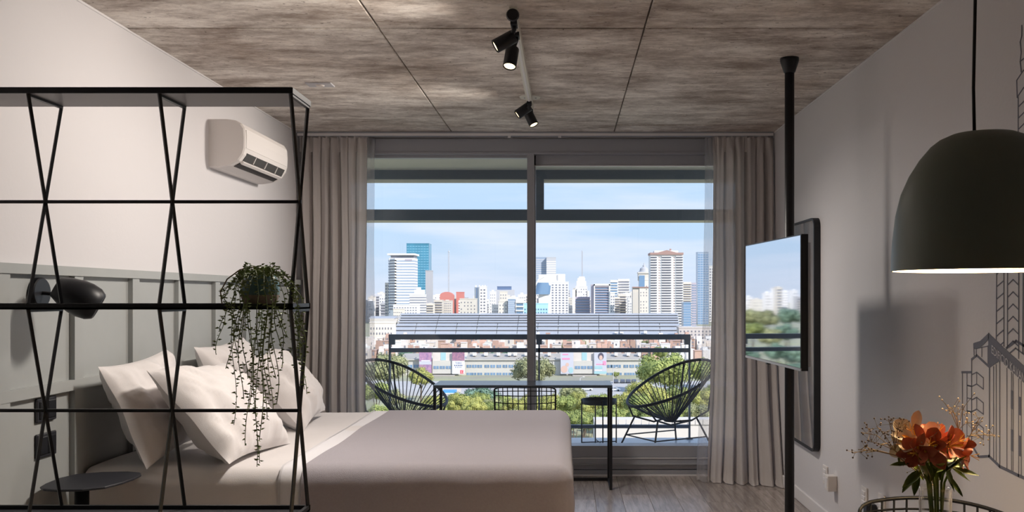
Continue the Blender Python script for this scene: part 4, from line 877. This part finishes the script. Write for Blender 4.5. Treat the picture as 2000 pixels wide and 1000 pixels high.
# domed ornate tower
o, s = tower('domed_tower', 'cream ornate tower with stepped domed crown', 1249, 1271, 547, 1000, 'cream', 'irr', 6, 4, yb=615, wh=.4, ww=.25); addbox(o, 'side_wing', 'cream', 1236, 1249, 560, 640, 1000, 1, 14); addbox(o, 'glass_strip', 'winblue', 1248, 1259, 538, 560, 1000, -.6, 0); addbox(o, 'crown_base', 'cream', 1247, 1270.5, 533, 548, 1000, 1, 12)
s_ = F/1000; xc = X(1259, s_)
MB().lathe([(6.2, Z(534, s_)), (6.4, Z(531, s_)), (5.2, Z(529.5, s_)), (4.4, Z(524, s_)), (2.6, Z(521.5, s_)), (1.6, Z(521, s_)), (1.5, Z(518, s_)), (.6, Z(516.5, s_)), (.25, Z(513, s_))], 16, (xc, 1007, 0)).build('dome', 'citygrey', o)
addbox(o, 'cornice', 'cream', 1246, 1271, 531.5, 534, 1000, 0, 13); addbox(o, 'wing_cornice', 'terracotta', 1235, 1271, 560, 562, 1000, -.8, 1)
# residential tower with brown pediment
o, s = tower('residential_tower', 'tall white residential tower with stacked balconies and brown pediment roof', 1271, 1334, 497, 900, 'cityw', 'grid', 200, 1, yb=100, depth=24, top=False)
q1, q2, q3 = MB(), MB(), MB(); s_ = F/900
for i in range(30):
    y = 500+i*4.98
    for a, b in ((1270.5, 1283), (1292.5, 1311), (1320.5, 1333.5)):
        q1.box(X(a, s_), X(b, s_), 899.8, 900.3, Z(y+4.2, s_), Z(y+1.6, s_)); q2.box(X(a-.4, s_), X(b+.4, s_), 898.4, 900, Z(y+1.7, s_), Z(y, s_))
    for a in (1287.5, 1316.5): q3.box(X(a-1, s_), X(a+1, s_), 899.8, 900.2, Z(y+3.8, s_), Z(y+2, s_))
for q, nm, mm in ((q1, 'balcony_glazing', 'winshade'), (q2, 'balcony_slabs', 'cityw'), (q3, 'windows', 'terracotta')): q = q.build(nm, mm, o); q['kind'] = 'stuff'
MB().add([(X(1269.5, s_), 898, Z(497.5, s_)), (X(1334.5, s_), 898, Z(497.5, s_)), (X(1334.5, s_), 898, Z(493.5, s_)), (X(1321, s_), 898, Z(493.5, s_)), (X(1302, s_), 898, Z(488.5, s_)), (X(1284, s_), 898, Z(493.5, s_)), (X(1269.5, s_), 898, Z(493.5, s_)),
          (X(1269.5, s_), 922, Z(497.5, s_)), (X(1334.5, s_), 922, Z(497.5, s_)), (X(1334.5, s_), 922, Z(493.5, s_)), (X(1321, s_), 922, Z(493.5, s_)), (X(1302, s_), 922, Z(488.5, s_)), (X(1284, s_), 922, Z(493.5, s_)), (X(1269.5, s_), 922, Z(493.5, s_))],
         [(0, 1, 2, 3, 4, 5, 6), (13, 12, 11, 10, 9, 8, 7)]+[(i, i+7, (i+1) % 7+7, (i+1) % 7) for i in range(7)]).build('pediment', 'terracotta', o)
addbox(o, 'roof_house', 'cityw', 1279, 1326, 489, 494, 900, 6, 18); addbox(o, 'tank', 'terracotta', 1310, 1313, 485, 490, 900, 8, 11)
tower('banded_block', 'cream block with stacked window bands right of the residential tower', 1335, 1349.5, 552, 930, 'cream', 'balc', 4.6, wm='winshade', yb=650, wh=.5)
tower('low_glass_block', 'low curved blue glass block at the end of the station roof', 1335, 1349.5, 592, 800, 'winblue', 'band', 5, wm='steelglass', yb=650, wh=.3)
tower('violet_tower', 'slim violet grey tower near the window curtain', 1350.5, 1360, 552, 1000, 'mauvewall', 'grid', 5, 3, 'winblue', yb=650); tower('blue_grey_tower', 'tall blue grey glass tower showing through the sheer curtain', 1362.5, 1384, 493, 1100, 'steelglass', 'grid', 4.6, 4, 'winblue', yb=650, wh=.5, ww=.7)
tower('white_curtain_block', 'white block glimpsed through the sheer curtain beside the blue grey tower', 1385, 1404, 520, 1200, 'cityw', 'grid', 5.5, 4, yb=650)
tower('long_brick_block', 'long pinkish old block with regular windows at the end of the station roof', 1326, 1405, 640.5, 622, 'brickw', 'grid', 6.4, 11, 'winshade', yb=690, depth=12, wh=.45, ww=.32)
tower('old_station_block', 'beige old block with arched windows left of the station roof', 722, 767, 631, 622, 'cream', 'grid', 10, 8, 'winshade', yb=665, depth=12, wh=.4, ww=.35)
o, s = tower('grey_roof_hall', 'low hall with rounded grey metal roof left of the station roof', 722, 770, 622, 660, 'cream', 'grid', 100, 1, yb=90, top=False); s_ = F/660; MB().loft([[(X(720, s_), 660+i*2.2, Z(622-4*math.sin(math.pi*i/10), s_)) for i in range(11)], [(X(771, s_), 660+i*2.2, Z(622-4*math.sin(math.pi*i/10), s_)) for i in range(11)]]).build('metal_roof', 'shedroof', o)
tower('grid_wall_block', 'cream block with rows of tiny windows above the grey roofed hall', 768, 786, 604, 900, 'cream', 'grid', 6, 5, yb=640, wh=.25, ww=.5); tower('left_cream_tower', 'slim cream tower left of the white office tower', 752, 760.5, 552, 1150, 'cream', 'grid', 6, 2)
# --- fillers of the dense skyline
LMK = [(690, 'the curtain edge'), (757, 'the slim cream tower'), (785, 'the white office tower'), (838, 'the blue glass tower'), (876, 'the tall mast'), (914, 'the broad cream block'), (940, 'the two toned block'), (984, 'the navy topped block'), (1015, 'the grey glass front'), (1050, 'the window mullion'), (1078, 'the curved glass building'), (1105, 'the cream white tower'), (1136, 'the stepped pyramid building'), (1174, 'the mauve framed block'), (1212, 'the dark balconied block'), (1258, 'the domed tower'), (1302, 'the residential tower'), (1345, 'the violet tower'), (1375, 'the blue grey tower'), (1420, 'the sheer curtain')]
def near(px, L_=None): return min(L_ or LMK, key=lambda t: abs(t[0]-px))[1]
def fill(a, b, ylo, yhi, dist, n_, mats):
    for i in range(n_):
        w_ = R.uniform(9, 20); x = a+(b-a)*(i+R.uniform(.1, .9))/n_; yt = R.uniform(ylo, yhi); m = R.choice(mats); st_ = R.choice(['grid', 'irr', 'balc', 'irr']); hut = R.random() < .7; dd = dist+(i % 4)*22
        while not clear_of(X(x-w_/2, F/dd)-2, X(x+w_/2, F/dd)+2, dd-2.5, dd+17): dd += 6
        lab = '%s apartment block with %s%s near %s' % ({'cream': 'small cream', 'cityw': 'small white', 'citygrey': 'small grey'}[m], {'grid': 'even windows', 'irr': 'scattered windows', 'balc': 'balconies'}[st_], ' and rooftop hut' if hut else '', near(x) if x > 640 else 'the wooded park')
        o, s = tower('apartment_block', lab, x-w_/2, x+w_/2, yt, dd, m, st_, R.uniform(4.6, 6.2), max(2, int(w_/3.4)), yb=618, group='small skyline blocks', wh=R.uniform(.3, .5), ww=R.uniform(.3, .5), depth=15)
        if hut: addbox(o, 'roof_house', m, x-w_*.2, x+w_*.15, yt-R.uniform(2, 4.5), yt, dd, 4, 10)
cw3 = ['cream', 'cream', 'cityw', 'cityw', 'citygrey']
fill(640, 760, 566, 590, 1250, 14, cw3); fill(720, 1440, 570, 588, 1380, 52, cw3); fill(640, 1440, 584, 600, 1165, 50, cw3); fill(1190, 1250, 570, 590, 1050, 6, ['cityw', 'cream']); fill(1040, 1300, 562, 580, 1550, 14, cw3)
fill(180, 640, 560, 592, 1300, 34, cw3)
# --- station shed: stepped barrel roof of long sheet strips
st = thing('station_shed', 'long grey ribbed station roof stretching across the view behind the railing', 'station roof', (X(1050, 2.7), 650, GZ))
rows = [(612, 690), (617, 684), (622, 678), (626.5, 672), (631.5, 664), (638.5, 654), (646.5, 646), (656, 638)]
for k in range(len(rows)-1):
    (ya_, da), (yb2, db) = rows[k], rows[k+1]; sa, sb_ = F/da, F/db; t0, t1 = k/(len(rows)-1), (k+1)/(len(rows)-1)
    xa0, xa1 = 783-13*t0, 1325+5*t0; xb0, xb1 = 783-13*t1, 1325+5*t1
    P_ = [Vector((X(xb0, sb_), db, Z(yb2-.2, sb_)+.9)), Vector((X(xb1, sb_), db, Z(yb2-.2, sb_)+.9)), Vector((X(xa1, sa), da, Z(ya_, sa))), Vector((X(xa0, sa), da, Z(ya_, sa)))]
    n_ = 14 if k >= 4 else 7
    for i in range(n_):
        a, b = i/n_, (i+1)/n_-.002; q = [P_[0].lerp(P_[1], a), P_[0].lerp(P_[1], b), P_[3].lerp(P_[2], b), P_[3].lerp(P_[2], a)]
        MB().loft([[p-Vector((0, 0, .4)) for p in q], q]).build('roof_panel', 'shedroof', st)
    if k < 6: B(P_[0].x+1, P_[1].x-1, db+.6, db+1.2, P_[0].z-2.2, P_[0].z-.2).build('clerestory', 'shedgap', st)
B(X(772, 2.75), X(1328, 2.75), 640, 688, GZ, Z(652, F/640)).build('hall_wall', 'cream', st)
for px, a, b in ((1260, 646, 651), (1203, 648, 650.5), (1214, 648, 650.5)): B(X(px-3, F/640), X(px+3, F/640), 637, 640, Z(b, F/640), Z(a, F/640)).build('roof_hatch', 'cityw', st)
# --- crowded little houses below the station roof
hm = [('brickp', 'small terracotta house'), ('brickw', 'small pale house'), ('cityw', 'small white house')]
HL = [(735, 'the curtain'), (785, 'the olive tree'), (833, 'the purple poster'), (870, 'the terminal bay'), (897, 'the lettered poster'), (950, 'the terminal roof'), (1042, 'the window mullion'), (1107, 'the pink headline poster'), (1140, 'the second bay'), (1172, 'the portrait poster'), (1215, 'the roof units'), (1298, 'the large tree'), (1380, 'the sheer curtain')]
for row, (d, ylo, yhi, n_) in enumerate(((600, 655, 664, 46), (555, 662, 672, 44), (515, 671, 681, 42), (480, 682, 689, 40))):
    for i in range(n_):
        px = 700+730*(i+R.uniform(.15, .85))/n_; s = F/(d+R.uniform(-12, 12)); w_ = R.uniform(9, 19)/s; x = X(px, s); dd = F/s; yt_ = R.uniform(ylo, yhi); wpx = w_*s
        while not clear_of(x-w_/2-.3, x+w_/2+.3, dd-.4, dd+7.3): dd += 1.5; s = F/dd; x = X(px, s); w_ = wpx/s
        FOOT.append((x-w_/2-.3, x+w_/2+.3, dd-.4, dd+7.3)); zt_ = Z(yt_, s); m, lab = R.choices(hm, (5, 4, 2))[0]
        hb = MB().box(x-w_/2, x+w_/2, dd, dd+7, GZ, zt_)
        up_ = R.random() < .5
        if up_: hb.box(x-w_/2, x+w_*R.uniform(-.1, .3), dd+1.5, dd+6, zt_, zt_+R.uniform(1.2, 2.6))
        else: hb.box(x-w_/2-.2, x+w_/2+.2, dd-.3, dd+7.2, zt_, zt_+.25)
        o = tag(hb.build('small_house', m), '%s with %s in %s behind %s' % (lab, 'rooftop room' if up_ else 'flat slab roof', ('the highest row', 'the upper row', 'the lower row', 'the front row')[row], near(px, HL)), 'house', 'settlement houses'); ORG[o.name] = Vector(o.location)
        wn = MB(); zz = zt_-2.4
        while zz > GZ+1 and zz > zt_-12:
            for k in range(max(1, int(w_/2.2))):
                if R.random() < .7: cx = x-w_/2+(k+.5)*w_/max(1, int(w_/2.2))+R.uniform(-.3, .3); wn.box(cx-.45, cx+.45, dd-.12, dd+.2, zz, zz+R.choice((1.0, 1.2, 1.9)))
            zz -= 3
        if wn.v: q = wn.build('openings', 'winshade', o); q['kind'] = 'stuff'
# --- bus terminal with its rows of windows and hung posters
D = 400.0; s = F/D
tmn = thing('terminal_building', 'long low concrete terminal building with two rows of windows', 'building', (X(1010, s), D, GZ))
B(X(780, s), X(1252, s), D, D+22, GZ, Z(703, s)).build('main_block', 'terminal', tmn)
B(X(776, s), X(1254, s), D-.8, D+22, Z(703.2, s), Z(701.2, s)).build('cornice', 'terminal', tmn)
for a, b in ((782, 820), (910, 1096), (1184, 1250)):
    MB().add([(X(a, s), D-.4, Z(701, s)), (X(b, s), D-.4, Z(701, s)), (X(b, s), D+10, Z(693, s)), (X(a, s), D+10, Z(693, s)), (X(a, s), D+10, Z(701, s)), (X(b, s), D+10, Z(701, s))], [(0, 1, 2, 3), (0, 4, 5, 1), (2, 5, 4, 3), (0, 3, 4), (1, 5, 2)]).build('roof_slope', 'termroof', tmn)
for a, b in ((846, 885), (1120, 1160)):
    B(X(a, s), X(b, s), D-2.5, D, Z(729, s), Z(704, s)).build('projecting_bay', 'terminal', tmn); B(X(a, s), X(b, s), D-2, D+5, Z(704, s), Z(687, s)).build('plant_room', 'parapet', tmn); B(X(a-2, s), X(b+5, s), D-6, D-2.4, Z(735, s), Z(731, s)).build('canopy', 'termroof', tmn)
    B(X(a+16, s), X(a+26, s), D-2.1, D-1.9, Z(703, s), Z(688, s)).build('shutter', 'postteal', tmn)
def tw(a, b, ya_, yb2, dd=0): o = B(X(a, s), X(b, s), D-.15+dd, D+.3+dd, Z(yb2, s), Z(ya_, s)).build('window', 'winblue', tmn); B(X((a+b)/2-.35, s), X((a+b)/2+.35, s), D-.22+dd, D-.15+dd, Z(yb2, s), Z(ya_, s)).build('mullion', 'terminal', o)
for x in (848.5, 860.5, 872.5, 1123, 1135, 1147): tw(x, x+10, 714, 719.5, -2.5)
for x in (784, 796, 808): tw(x, x+9.5, 712.5, 718)
for x in (911.5, 922, 932.5, 946.5, 958, 970, 982, 993.5, 1005, 1017, 1029, 1186, 1193.5, 1203.5, 1218, 1229.5, 1241): tw(x, x+9, 712.5, 718)
for x in (911.5, 921, 932.5, 946.5, 958, 970, 982, 993.5, 1185, 1194.5, 1205, 1219.5, 1230, 1241): tw(x, x+9.3, 728, 735.5)
for x in (925, 947.5, 972, 994, 1005.5, 1027, 1048, 1072.5, 1204, 1228, 1250): B(X(x-3, s), X(x+3, s), D+3, D+6, Z(695.5, s), Z(689, s)).build('roof_unit', 'cityw', tmn)
for x in (1060, 1080): B(X(x, s), X(x+14, s), D-.5, D, Z(735, s), Z(706, s)).build('pilaster', 'terminal', tmn)
def poster(label, x0, x1, y0_, y1_, m):
    o = thing('hanging_poster', label, 'poster', (X((x0+x1)/2, s), D-3.2, Z(y1_, s))); B(X(x0, s), X(x1, s), D-3.3, D-3.0, Z(y1_, s), Z(y0_, s)).build('sheet', m, o)
    for x in (x0+1, x1-1): B(X(x-.4, s), X(x+.4, s), D-3.0, D+.1, Z(y0_+3, s), Z(y0_+1.5, s)).build('bracket', 'citygrey', o)
    return o
def pb_(o, m, x0, x1, a, b, nm='print'): B(X(x0, s), X(x1, s), D-3.36, D-3.3, Z(b, s), Z(a, s)).build(nm, m, o)
def pell(o, m, cx, cy, rx, ry, nm='print', dd=0): MB().loft([[(X(cx+rx*math.cos(t*math.pi/10), s), D-3.3, Z(cy+ry*math.sin(t*math.pi/10), s)) for t in range(20)], [(X(cx+rx*math.cos(t*math.pi/10), s), D-3.36-dd, Z(cy+ry*math.sin(t*math.pi/10), s)) for t in range(20)]]).build(nm, m, o)
o = poster('tall purple concert crowd poster on the terminal facade', 821, 845, 686, 729, 'postpur'); pb_(o, 'postwhite', 825, 842, 702.5, 704.5); pb_(o, 'postgrey', 821, 845, 705, 711)
o = poster('tall white poster with dark lettering and red mark on the terminal facade', 885, 909, 686, 729, 'postwhite'); pb_(o, 'postcrowd', 885, 909, 686, 703.5)
for tx_, px, py, sz, ws, mm in (('TODO', 891, 709.8, 5.4/s, .78, 'postink'), ('12', 901.3, 727.5, 7.2/s, 1.0, 'postwhite')):
    if tx_ == '12': pb_(o, 'postred', 900.5, 907.5, 721.5, 728.5)
    word(tx_, (X(px, s), D-3.4, Z(py, s)), (1, 0, 0), sz, ws, mm, o, 'lettering')
for y in (711.4, 715): 
    for k in range(5): pb_(o, 'postink', 889+k*3.4+(2 if y > 713 else 0)*(k < 9), 891.2+k*3.4+(1 if y > 713 else 0), y, y+2.2, 'lettering_row') if not (y > 713 and k == 4) else None
o = poster('tall advertising poster with pink headline and reclining figure', 1095, 1120, 686, 729, 'postgrey'); pb_(o, 'postpink', 1099, 1110, 690, 692.5); pb_(o, 'postpink', 1098, 1113, 698, 701.5); pell(o, 'postskin', 1102, 720, 6.5, 7); pell(o, 'postskin', 1108, 711, 3.4, 3.6); pell(o, 'postteal', 1115, 722, 4.5, 6)
o = poster('tall advertising poster with dark haired portrait and pink shape', 1160, 1184, 686, 729, 'postgrey'); pell(o, 'posthair', 1173, 695, 5.6, 7); pell(o, 'postskin', 1173, 697.5, 3.4, 4.6, dd=.05); pb_(o, 'postpink', 1177, 1183, 704, 712); pb_(o, 'postpink', 1164, 1178, 709.5, 711.2); pb_(o, 'postteal', 1161, 1176, 714, 719.5); pb_(o, 'postwhite', 1161, 1175, 721, 723); pb_(o, 'postteal', 1160, 1184, 724, 729)
bcv = thing('blue_canopy', 'long bright blue canopy beside the street below the console table', 'canopy', gp(875, 778))
d_ = F/gs(780); s9 = F/d_; B(X(863, s9), X(889, s9), d_, d_+5, Z(768.5, s9), Z(763.5, s9)).build('roof', 'bluecanopy', bcv); B(X(863, s9), X(889, s9), d_-.3, d_, Z(769, s9), Z(767.5, s9)).build('valance', 'postwhite', bcv)
for x in (864, 889): B(X(x-.5, s9), X(x+.5, s9), d_, d_+.4, GZ, Z(768, s9)).build('post', 'postwhite', bcv)
kb = struct('low_brick_wall', B(X(860, F/330), X(900, F/330), 330, 331, GZ, GZ+3.0), 'brickw', 'low pink striped wall along the street', 'wall')
def car(label, px, py, L_, m, grp=None, rz=0):
    s = gs(py); q0 = at(px, py, s); p = Vector((0, 0, 0)); GZ_ = -.05; o = thing('car', label, 'car', (q0.x, q0.y, GZ+.05), grp, local=True); o.rotation_euler = (0, 0, rz); h = L_/2
    prof_ = [(-h, .35), (-h, .85), (-h*.78, .95), (-h*.5, 1.42), (h*.25, 1.45), (h*.55, .98), (h*.95, .85), (h, .55), (h, .35)]
    MB().loft([[(p.x+a, p.y+y, GZ_+.05+z) for a, z in prof_] for y in (-.85, .85)]).build('body', m, o)
    MB().loft([[(p.x+a, p.y+y, GZ_+.05+z) for a, z in ((-h*.70, .98), (-h*.47, 1.36), (h*.22, 1.39), (h*.45, 1.0))] for y in (-.88, .88)]).build('side_glass', 'card', o)
    for a in (-h*.6, h*.6):
        for y in (-.8, .8): MB().lathe([(.32, -.1), (.32, .1)], 12, (p.x+a, p.y+y, GZ_+.37), (0, 1, 0)).build('wheel', 'tyre', o)
car('white car parked in front of the terminal between two trees', 1146, 763, 4.4, 'carw'); car('pale blue grey car beside the console table leg in the view', 1200, 764, 4.6, 'carw')
for x in (1203, 1216, 1227, 1238): car('dark car parked nose in at the terminal foot', x, 748, 4.2, 'card', 'cars parked at the terminal', math.pi/2)
for x, y in ((1198, 765), (1133, 790)):
    s = gs(y); p = at(x, y, s); o = thing('street_lamp', 'thin street lamp post ' + ('by the parked cars' if x > 1150 else 'among the near trees'), 'street lamp', (p.x, p.y, GZ)); MB().tube([(p.x, p.y, GZ), (p.x, p.y, GZ+8.5)], .11, 6).build('post', 'citygrey', o); MB().tube([(p.x, p.y, GZ+8.4), (p.x+.9, p.y, GZ+8.9)], .07, 6).build('arm', 'citygrey', o); MB().bevbox(p.x+.8, p.x+1.5, p.y-.15, p.y+.15, GZ+8.8, GZ+8.95, .03).build('head', 'cityw', o)
pw = struct('road_parapet', B(X(1162, F/130), X(1560, F/130), 130, 138, GZ, Z(829, F/130)), 'parapet', 'pale concrete embankment wall below the balcony floor edge', 'wall')
for i in range(26): B(X(1163+i*15, F/130), X(1176.8+i*15, F/130), 129.8, 130.3, Z(829, F/130), Z(819, F/130)).build('parapet_panel', 'parapet', pw)
# --- trees: leafy crowns (shared meshes) on forked trunks
def crownmesh(seed, nclump, nleaf, flat=.8):
    rr = random.Random(seed); mb = MB(); cl_ = []
    for i in range(nclump):
        a = rr.uniform(0, 6.283); r = math.sqrt(rr.random())*.72; zz = rr.uniform(-.35, .62)*(1-.5*r); cl_.append((Vector((r*math.cos(a), r*math.sin(a), zz*flat)), rr.uniform(.24, .40)))
    for c, rad in cl_:
        mb.add(*ico(c, rad*.70, rr))
        for k in range(nleaf):
            d = Vector((rr.gauss(0, 1), rr.gauss(0, 1), rr.gauss(0, 1))).normalized(); p = c+d*rad*rr.uniform(.78, 1.08); t1 = (d.orthogonal().normalized()+d*rr.uniform(-.3, .8)).normalized(); t2 = d.cross(t1).normalized(); q = Matrix.Rotation(rr.uniform(0, 6.28), 3, d); t1 = q @ t1; t2 = q @ t2; z_ = rr.uniform(.03, .065)
            mb.add([p-t1*z_, p+t2*z_*.6, p+t1*z_, p-t2*z_*.6], [(0, 1, 2, 3)])
    return mb
def ico(c, r, rr):
    vs = []; fs = []; n1, n2 = 5, 8
    for i in range(n1+1):
        for j in range(n2):
            a = math.pi*i/n1; b = 2*math.pi*j/n2; k = r*(1+rr.uniform(-.12, .12)); vs.append(c+Vector((math.sin(a)*math.cos(b), math.sin(a)*math.sin(b), math.cos(a)))*k)
    for i in range(n1):
        for j in range(n2): fs.append((i*n2+j, (i+1)*n2+j, (i+1)*n2+(j+1) % n2, i*n2+(j+1) % n2))
    return vs, fs
CM = {}
for m_ in ('folA', 'folB', 'folC', 'folD'):
    for v_ in (0, 1):
        mb = crownmesh(hash(m_) % 97 if False else ord(m_[-1])*3+v_, 24, 230); me = bpy.data.meshes.new('crown'); me.from_pydata(mb.v, [], mb.f); me.materials.append(M[m_]); me.update(); CM[m_, v_] = me
tk_ = MB().tube([(0, 0, 0), (.02, 0, .5), (.0, .02, 1.0)], [.07, .05, .02], 7).tube([(.01, 0, .45), (.25, .05, .85)], [.04, .015], 5).tube([(.01, 0, .5), (-.22, -.08, .9)], [.04, .015], 5)
TM = bpy.data.meshes.new('trunk'); TM.from_pydata(tk_.v, [], tk_.f); TM.materials.append(M['bark']); TM.update()
TL = {'folA': ('fresh green bushy tree in the park below the balcony', 'green park trees'), 'folB': ('yellow green leafy tree in the park below the balcony', 'yellow green park trees'), 'folC': ('dark blue green dense tree in the park below the balcony', 'dark park trees'), 'folD': ('olive green round tree in the park below the balcony', 'olive park trees')}
TLM = [(280, 'by the corner palace'), (400, 'behind the corner palace'), (520, 'below the arched building'), (640, 'beside the curtain wall'), (740, 'below the olive tree'), (800, 'below the purple poster'), (870, 'beside the blue canopy'), (925, 'below the console table'), (980, 'behind the wire chair'), (1042, 'behind the mullion'), (1090, 'behind the bed corner'), (1130, 'beside the approach road'), (1170, 'behind the tray table'), (1215, 'below the parked cars'), (1260, 'behind the string chair tip'), (1310, 'behind the string chair'), (1375, 'behind the sheer curtain')]
CROWN = []
def tree(px, ytop, wpx, dist, m_, label=None, hfac=.8):
    d0 = dist
    for k in range(60):
        dist = d0+((k+1)//2)*2.5*(1 if k % 2 else -1); s = F/dist; r = wpx/2/s; q_ = 1.2*r
        if all(math.hypot(X(px, s)-a, dist-b) > q_+c for a, b, c in CROWN) and (dist < 380 and dist+q_ < 396 or dist >= 380) and clear_of(X(px, s)-q_, X(px, s)+q_, dist-q_, dist+q_): break
    CROWN.append((X(px, s), dist, q_))
    s = F/dist; r = wpx/2/s; zt_ = Z(ytop, s); hc = r*hfac*2; x = X(px, s); lab, grp = TL[m_]
    lab = lab.split(' tree')[0]+' tree '+('in the park %s' % near(px, TLM)+(', front row' if dist < 182 else ', rear row' if dist > 225 else ''))
    o = thing('tree', label or lab, 'tree', (x, dist, GZ), 'park trees', local=True)
    c = bpy.data.objects.new('crown', CM[m_, R.randint(0, 1)]); COL.objects.link(c); c.parent = o; c.scale = (r*1.05, r*1.05, hc*.62); c.location = (0, 0, zt_-GZ-hc*.45); c.rotation_euler = (0, 0, R.uniform(0, 6.28))
    th = max(1, zt_-GZ-hc*.4); t_ = bpy.data.objects.new('trunk', TM); COL.objects.link(t_); t_.parent = o; t_.scale = (min(r, 5), min(r, 5), th)
tree(1298, 688, 112, 330, 'folA', 'large green tree standing in front of the terminal beside the string chair'); tree(1042, 697, 84, 345, 'folD', 'large olive tree growing before the terminal behind the window mullion'); tree(757, 690, 90, 320, 'folD', 'large olive tree beside the terminal at the curtain edge'); tree(822, 717, 56, 300, 'folB', 'yellow green tree below the purple concert poster')
tree(940, 750, 86, 245, 'folC', 'dark blue green tree under the console table top'); tree(1203, 726, 15, 370, 'folA', 'tiny round tree by the parked cars'); tree(1252, 744, 62, 270, 'folB', 'yellow tree between parked cars and string chair'); tree(1118, 752, 56, 262, 'folD', 'olive tree beside the approach road'); tree(1148, 690, 20, 560, 'folA'); tree(1262, 664, 22, 570, 'folD'); tree(1290, 676, 36, 470, 'folA'); tree(795, 684, 38, 455, 'folC'); tree(990, 686, 26, 455, 'folC'); tree(962, 688, 20, 455, 'folC'); tree(1110, 664, 28, 560, 'folD'); tree(1135, 664, 22, 565, 'folD'); tree(1370, 700, 70, 330, 'folA')
for (px, yt, wp_, d, m_) in ((735, 745, 60, 225, 'folA'), (770, 760, 50, 220, 'folD'), (850, 782, 52, 205, 'folB'), (893, 768, 60, 210, 'folB'), (925, 775, 50, 200, 'folB'), (965, 782, 48, 205, 'folA'), (1000, 778, 52, 205, 'folB'), (1035, 770, 50, 215, 'folB'), (1065, 772, 56, 205, 'folB'), (1105, 772, 54, 205, 'folA'), (1140, 776, 56, 200, 'folB'), (1175, 768, 54, 205, 'folA'), (1212, 764, 58, 210, 'folB'), (1245, 768, 60, 200, 'folA'), (1285, 756, 64, 205, 'folB'), (1325, 752, 60, 210, 'folA'), (1365, 758, 60, 205, 'folB'), (1400, 750, 60, 205, 'folA'), (1120, 800, 60, 165, 'folA'), (1150, 806, 50, 160, 'folA'), (1195, 792, 66, 165, 'folA'), (1250, 790, 66, 165, 'folA'), (1310, 786, 66, 165, 'folA'), (1360, 788, 66, 165, 'folD'), (800, 786, 66, 170, 'folD'), (745, 790, 66, 170, 'folA'), (870, 800, 60, 170, 'folB'), (1060, 800, 60, 170, 'folB')): tree(px, yt, wp_, d, m_)
for i in range(46):
    px = 850+i*11.4+R.uniform(-5, 5); d = (232, 190, 218, 178)[i % 4]; tree(px, (768, 800, 776, 806)[i % 4]+R.uniform(-4, 5), R.uniform(40, 56), d, R.choice(('folA', 'folB', 'folB', 'folA', 'folD')), hfac=.9)
# --- what lies further along, mirrored in the television: wooded park with a corner palace and pale blocks
for i in range(40):
    k = i % 10; row = i//10
    if row == 2 and k < 3: continue
    tree(250+k*46+R.uniform(-14, 14), 600+row*38+R.uniform(-8, 8), 54, 520-row*95, R.choice(('folA', 'folC', 'folC', 'folD')))
o, s = tower('corner_palace', 'ornate beige corner palace with grey mansard domes in the park', 205, 330, 618, 330, 'cream', 'grid', 12, 8, 'winshade', yb=700, wh=.55, ww=.35)
for px in (235, 262, 300): MB().lathe([(2.6, 0), (2.6, 1.5), (2.3, 3), (1.6, 5.2), (.6, 6.2), (.2, 8)], 14, (X(px, s), 336, Z(618, s))).build('dome', 'citygrey', o)
o, s = tower('arch_building', 'white building with tall arched frame above the wooded park', 505, 545, 588, 900, 'cityw', 'grid', 6, 8, yb=620); s_ = F/900
MB().tube([at(512, 588, s_), at(516, 556, s_), at(521, 545, s_), at(529, 545, s_), at(534, 556, s_), at(538, 588, s_)], 2.2, 6).build('arch', 'cityw', o)
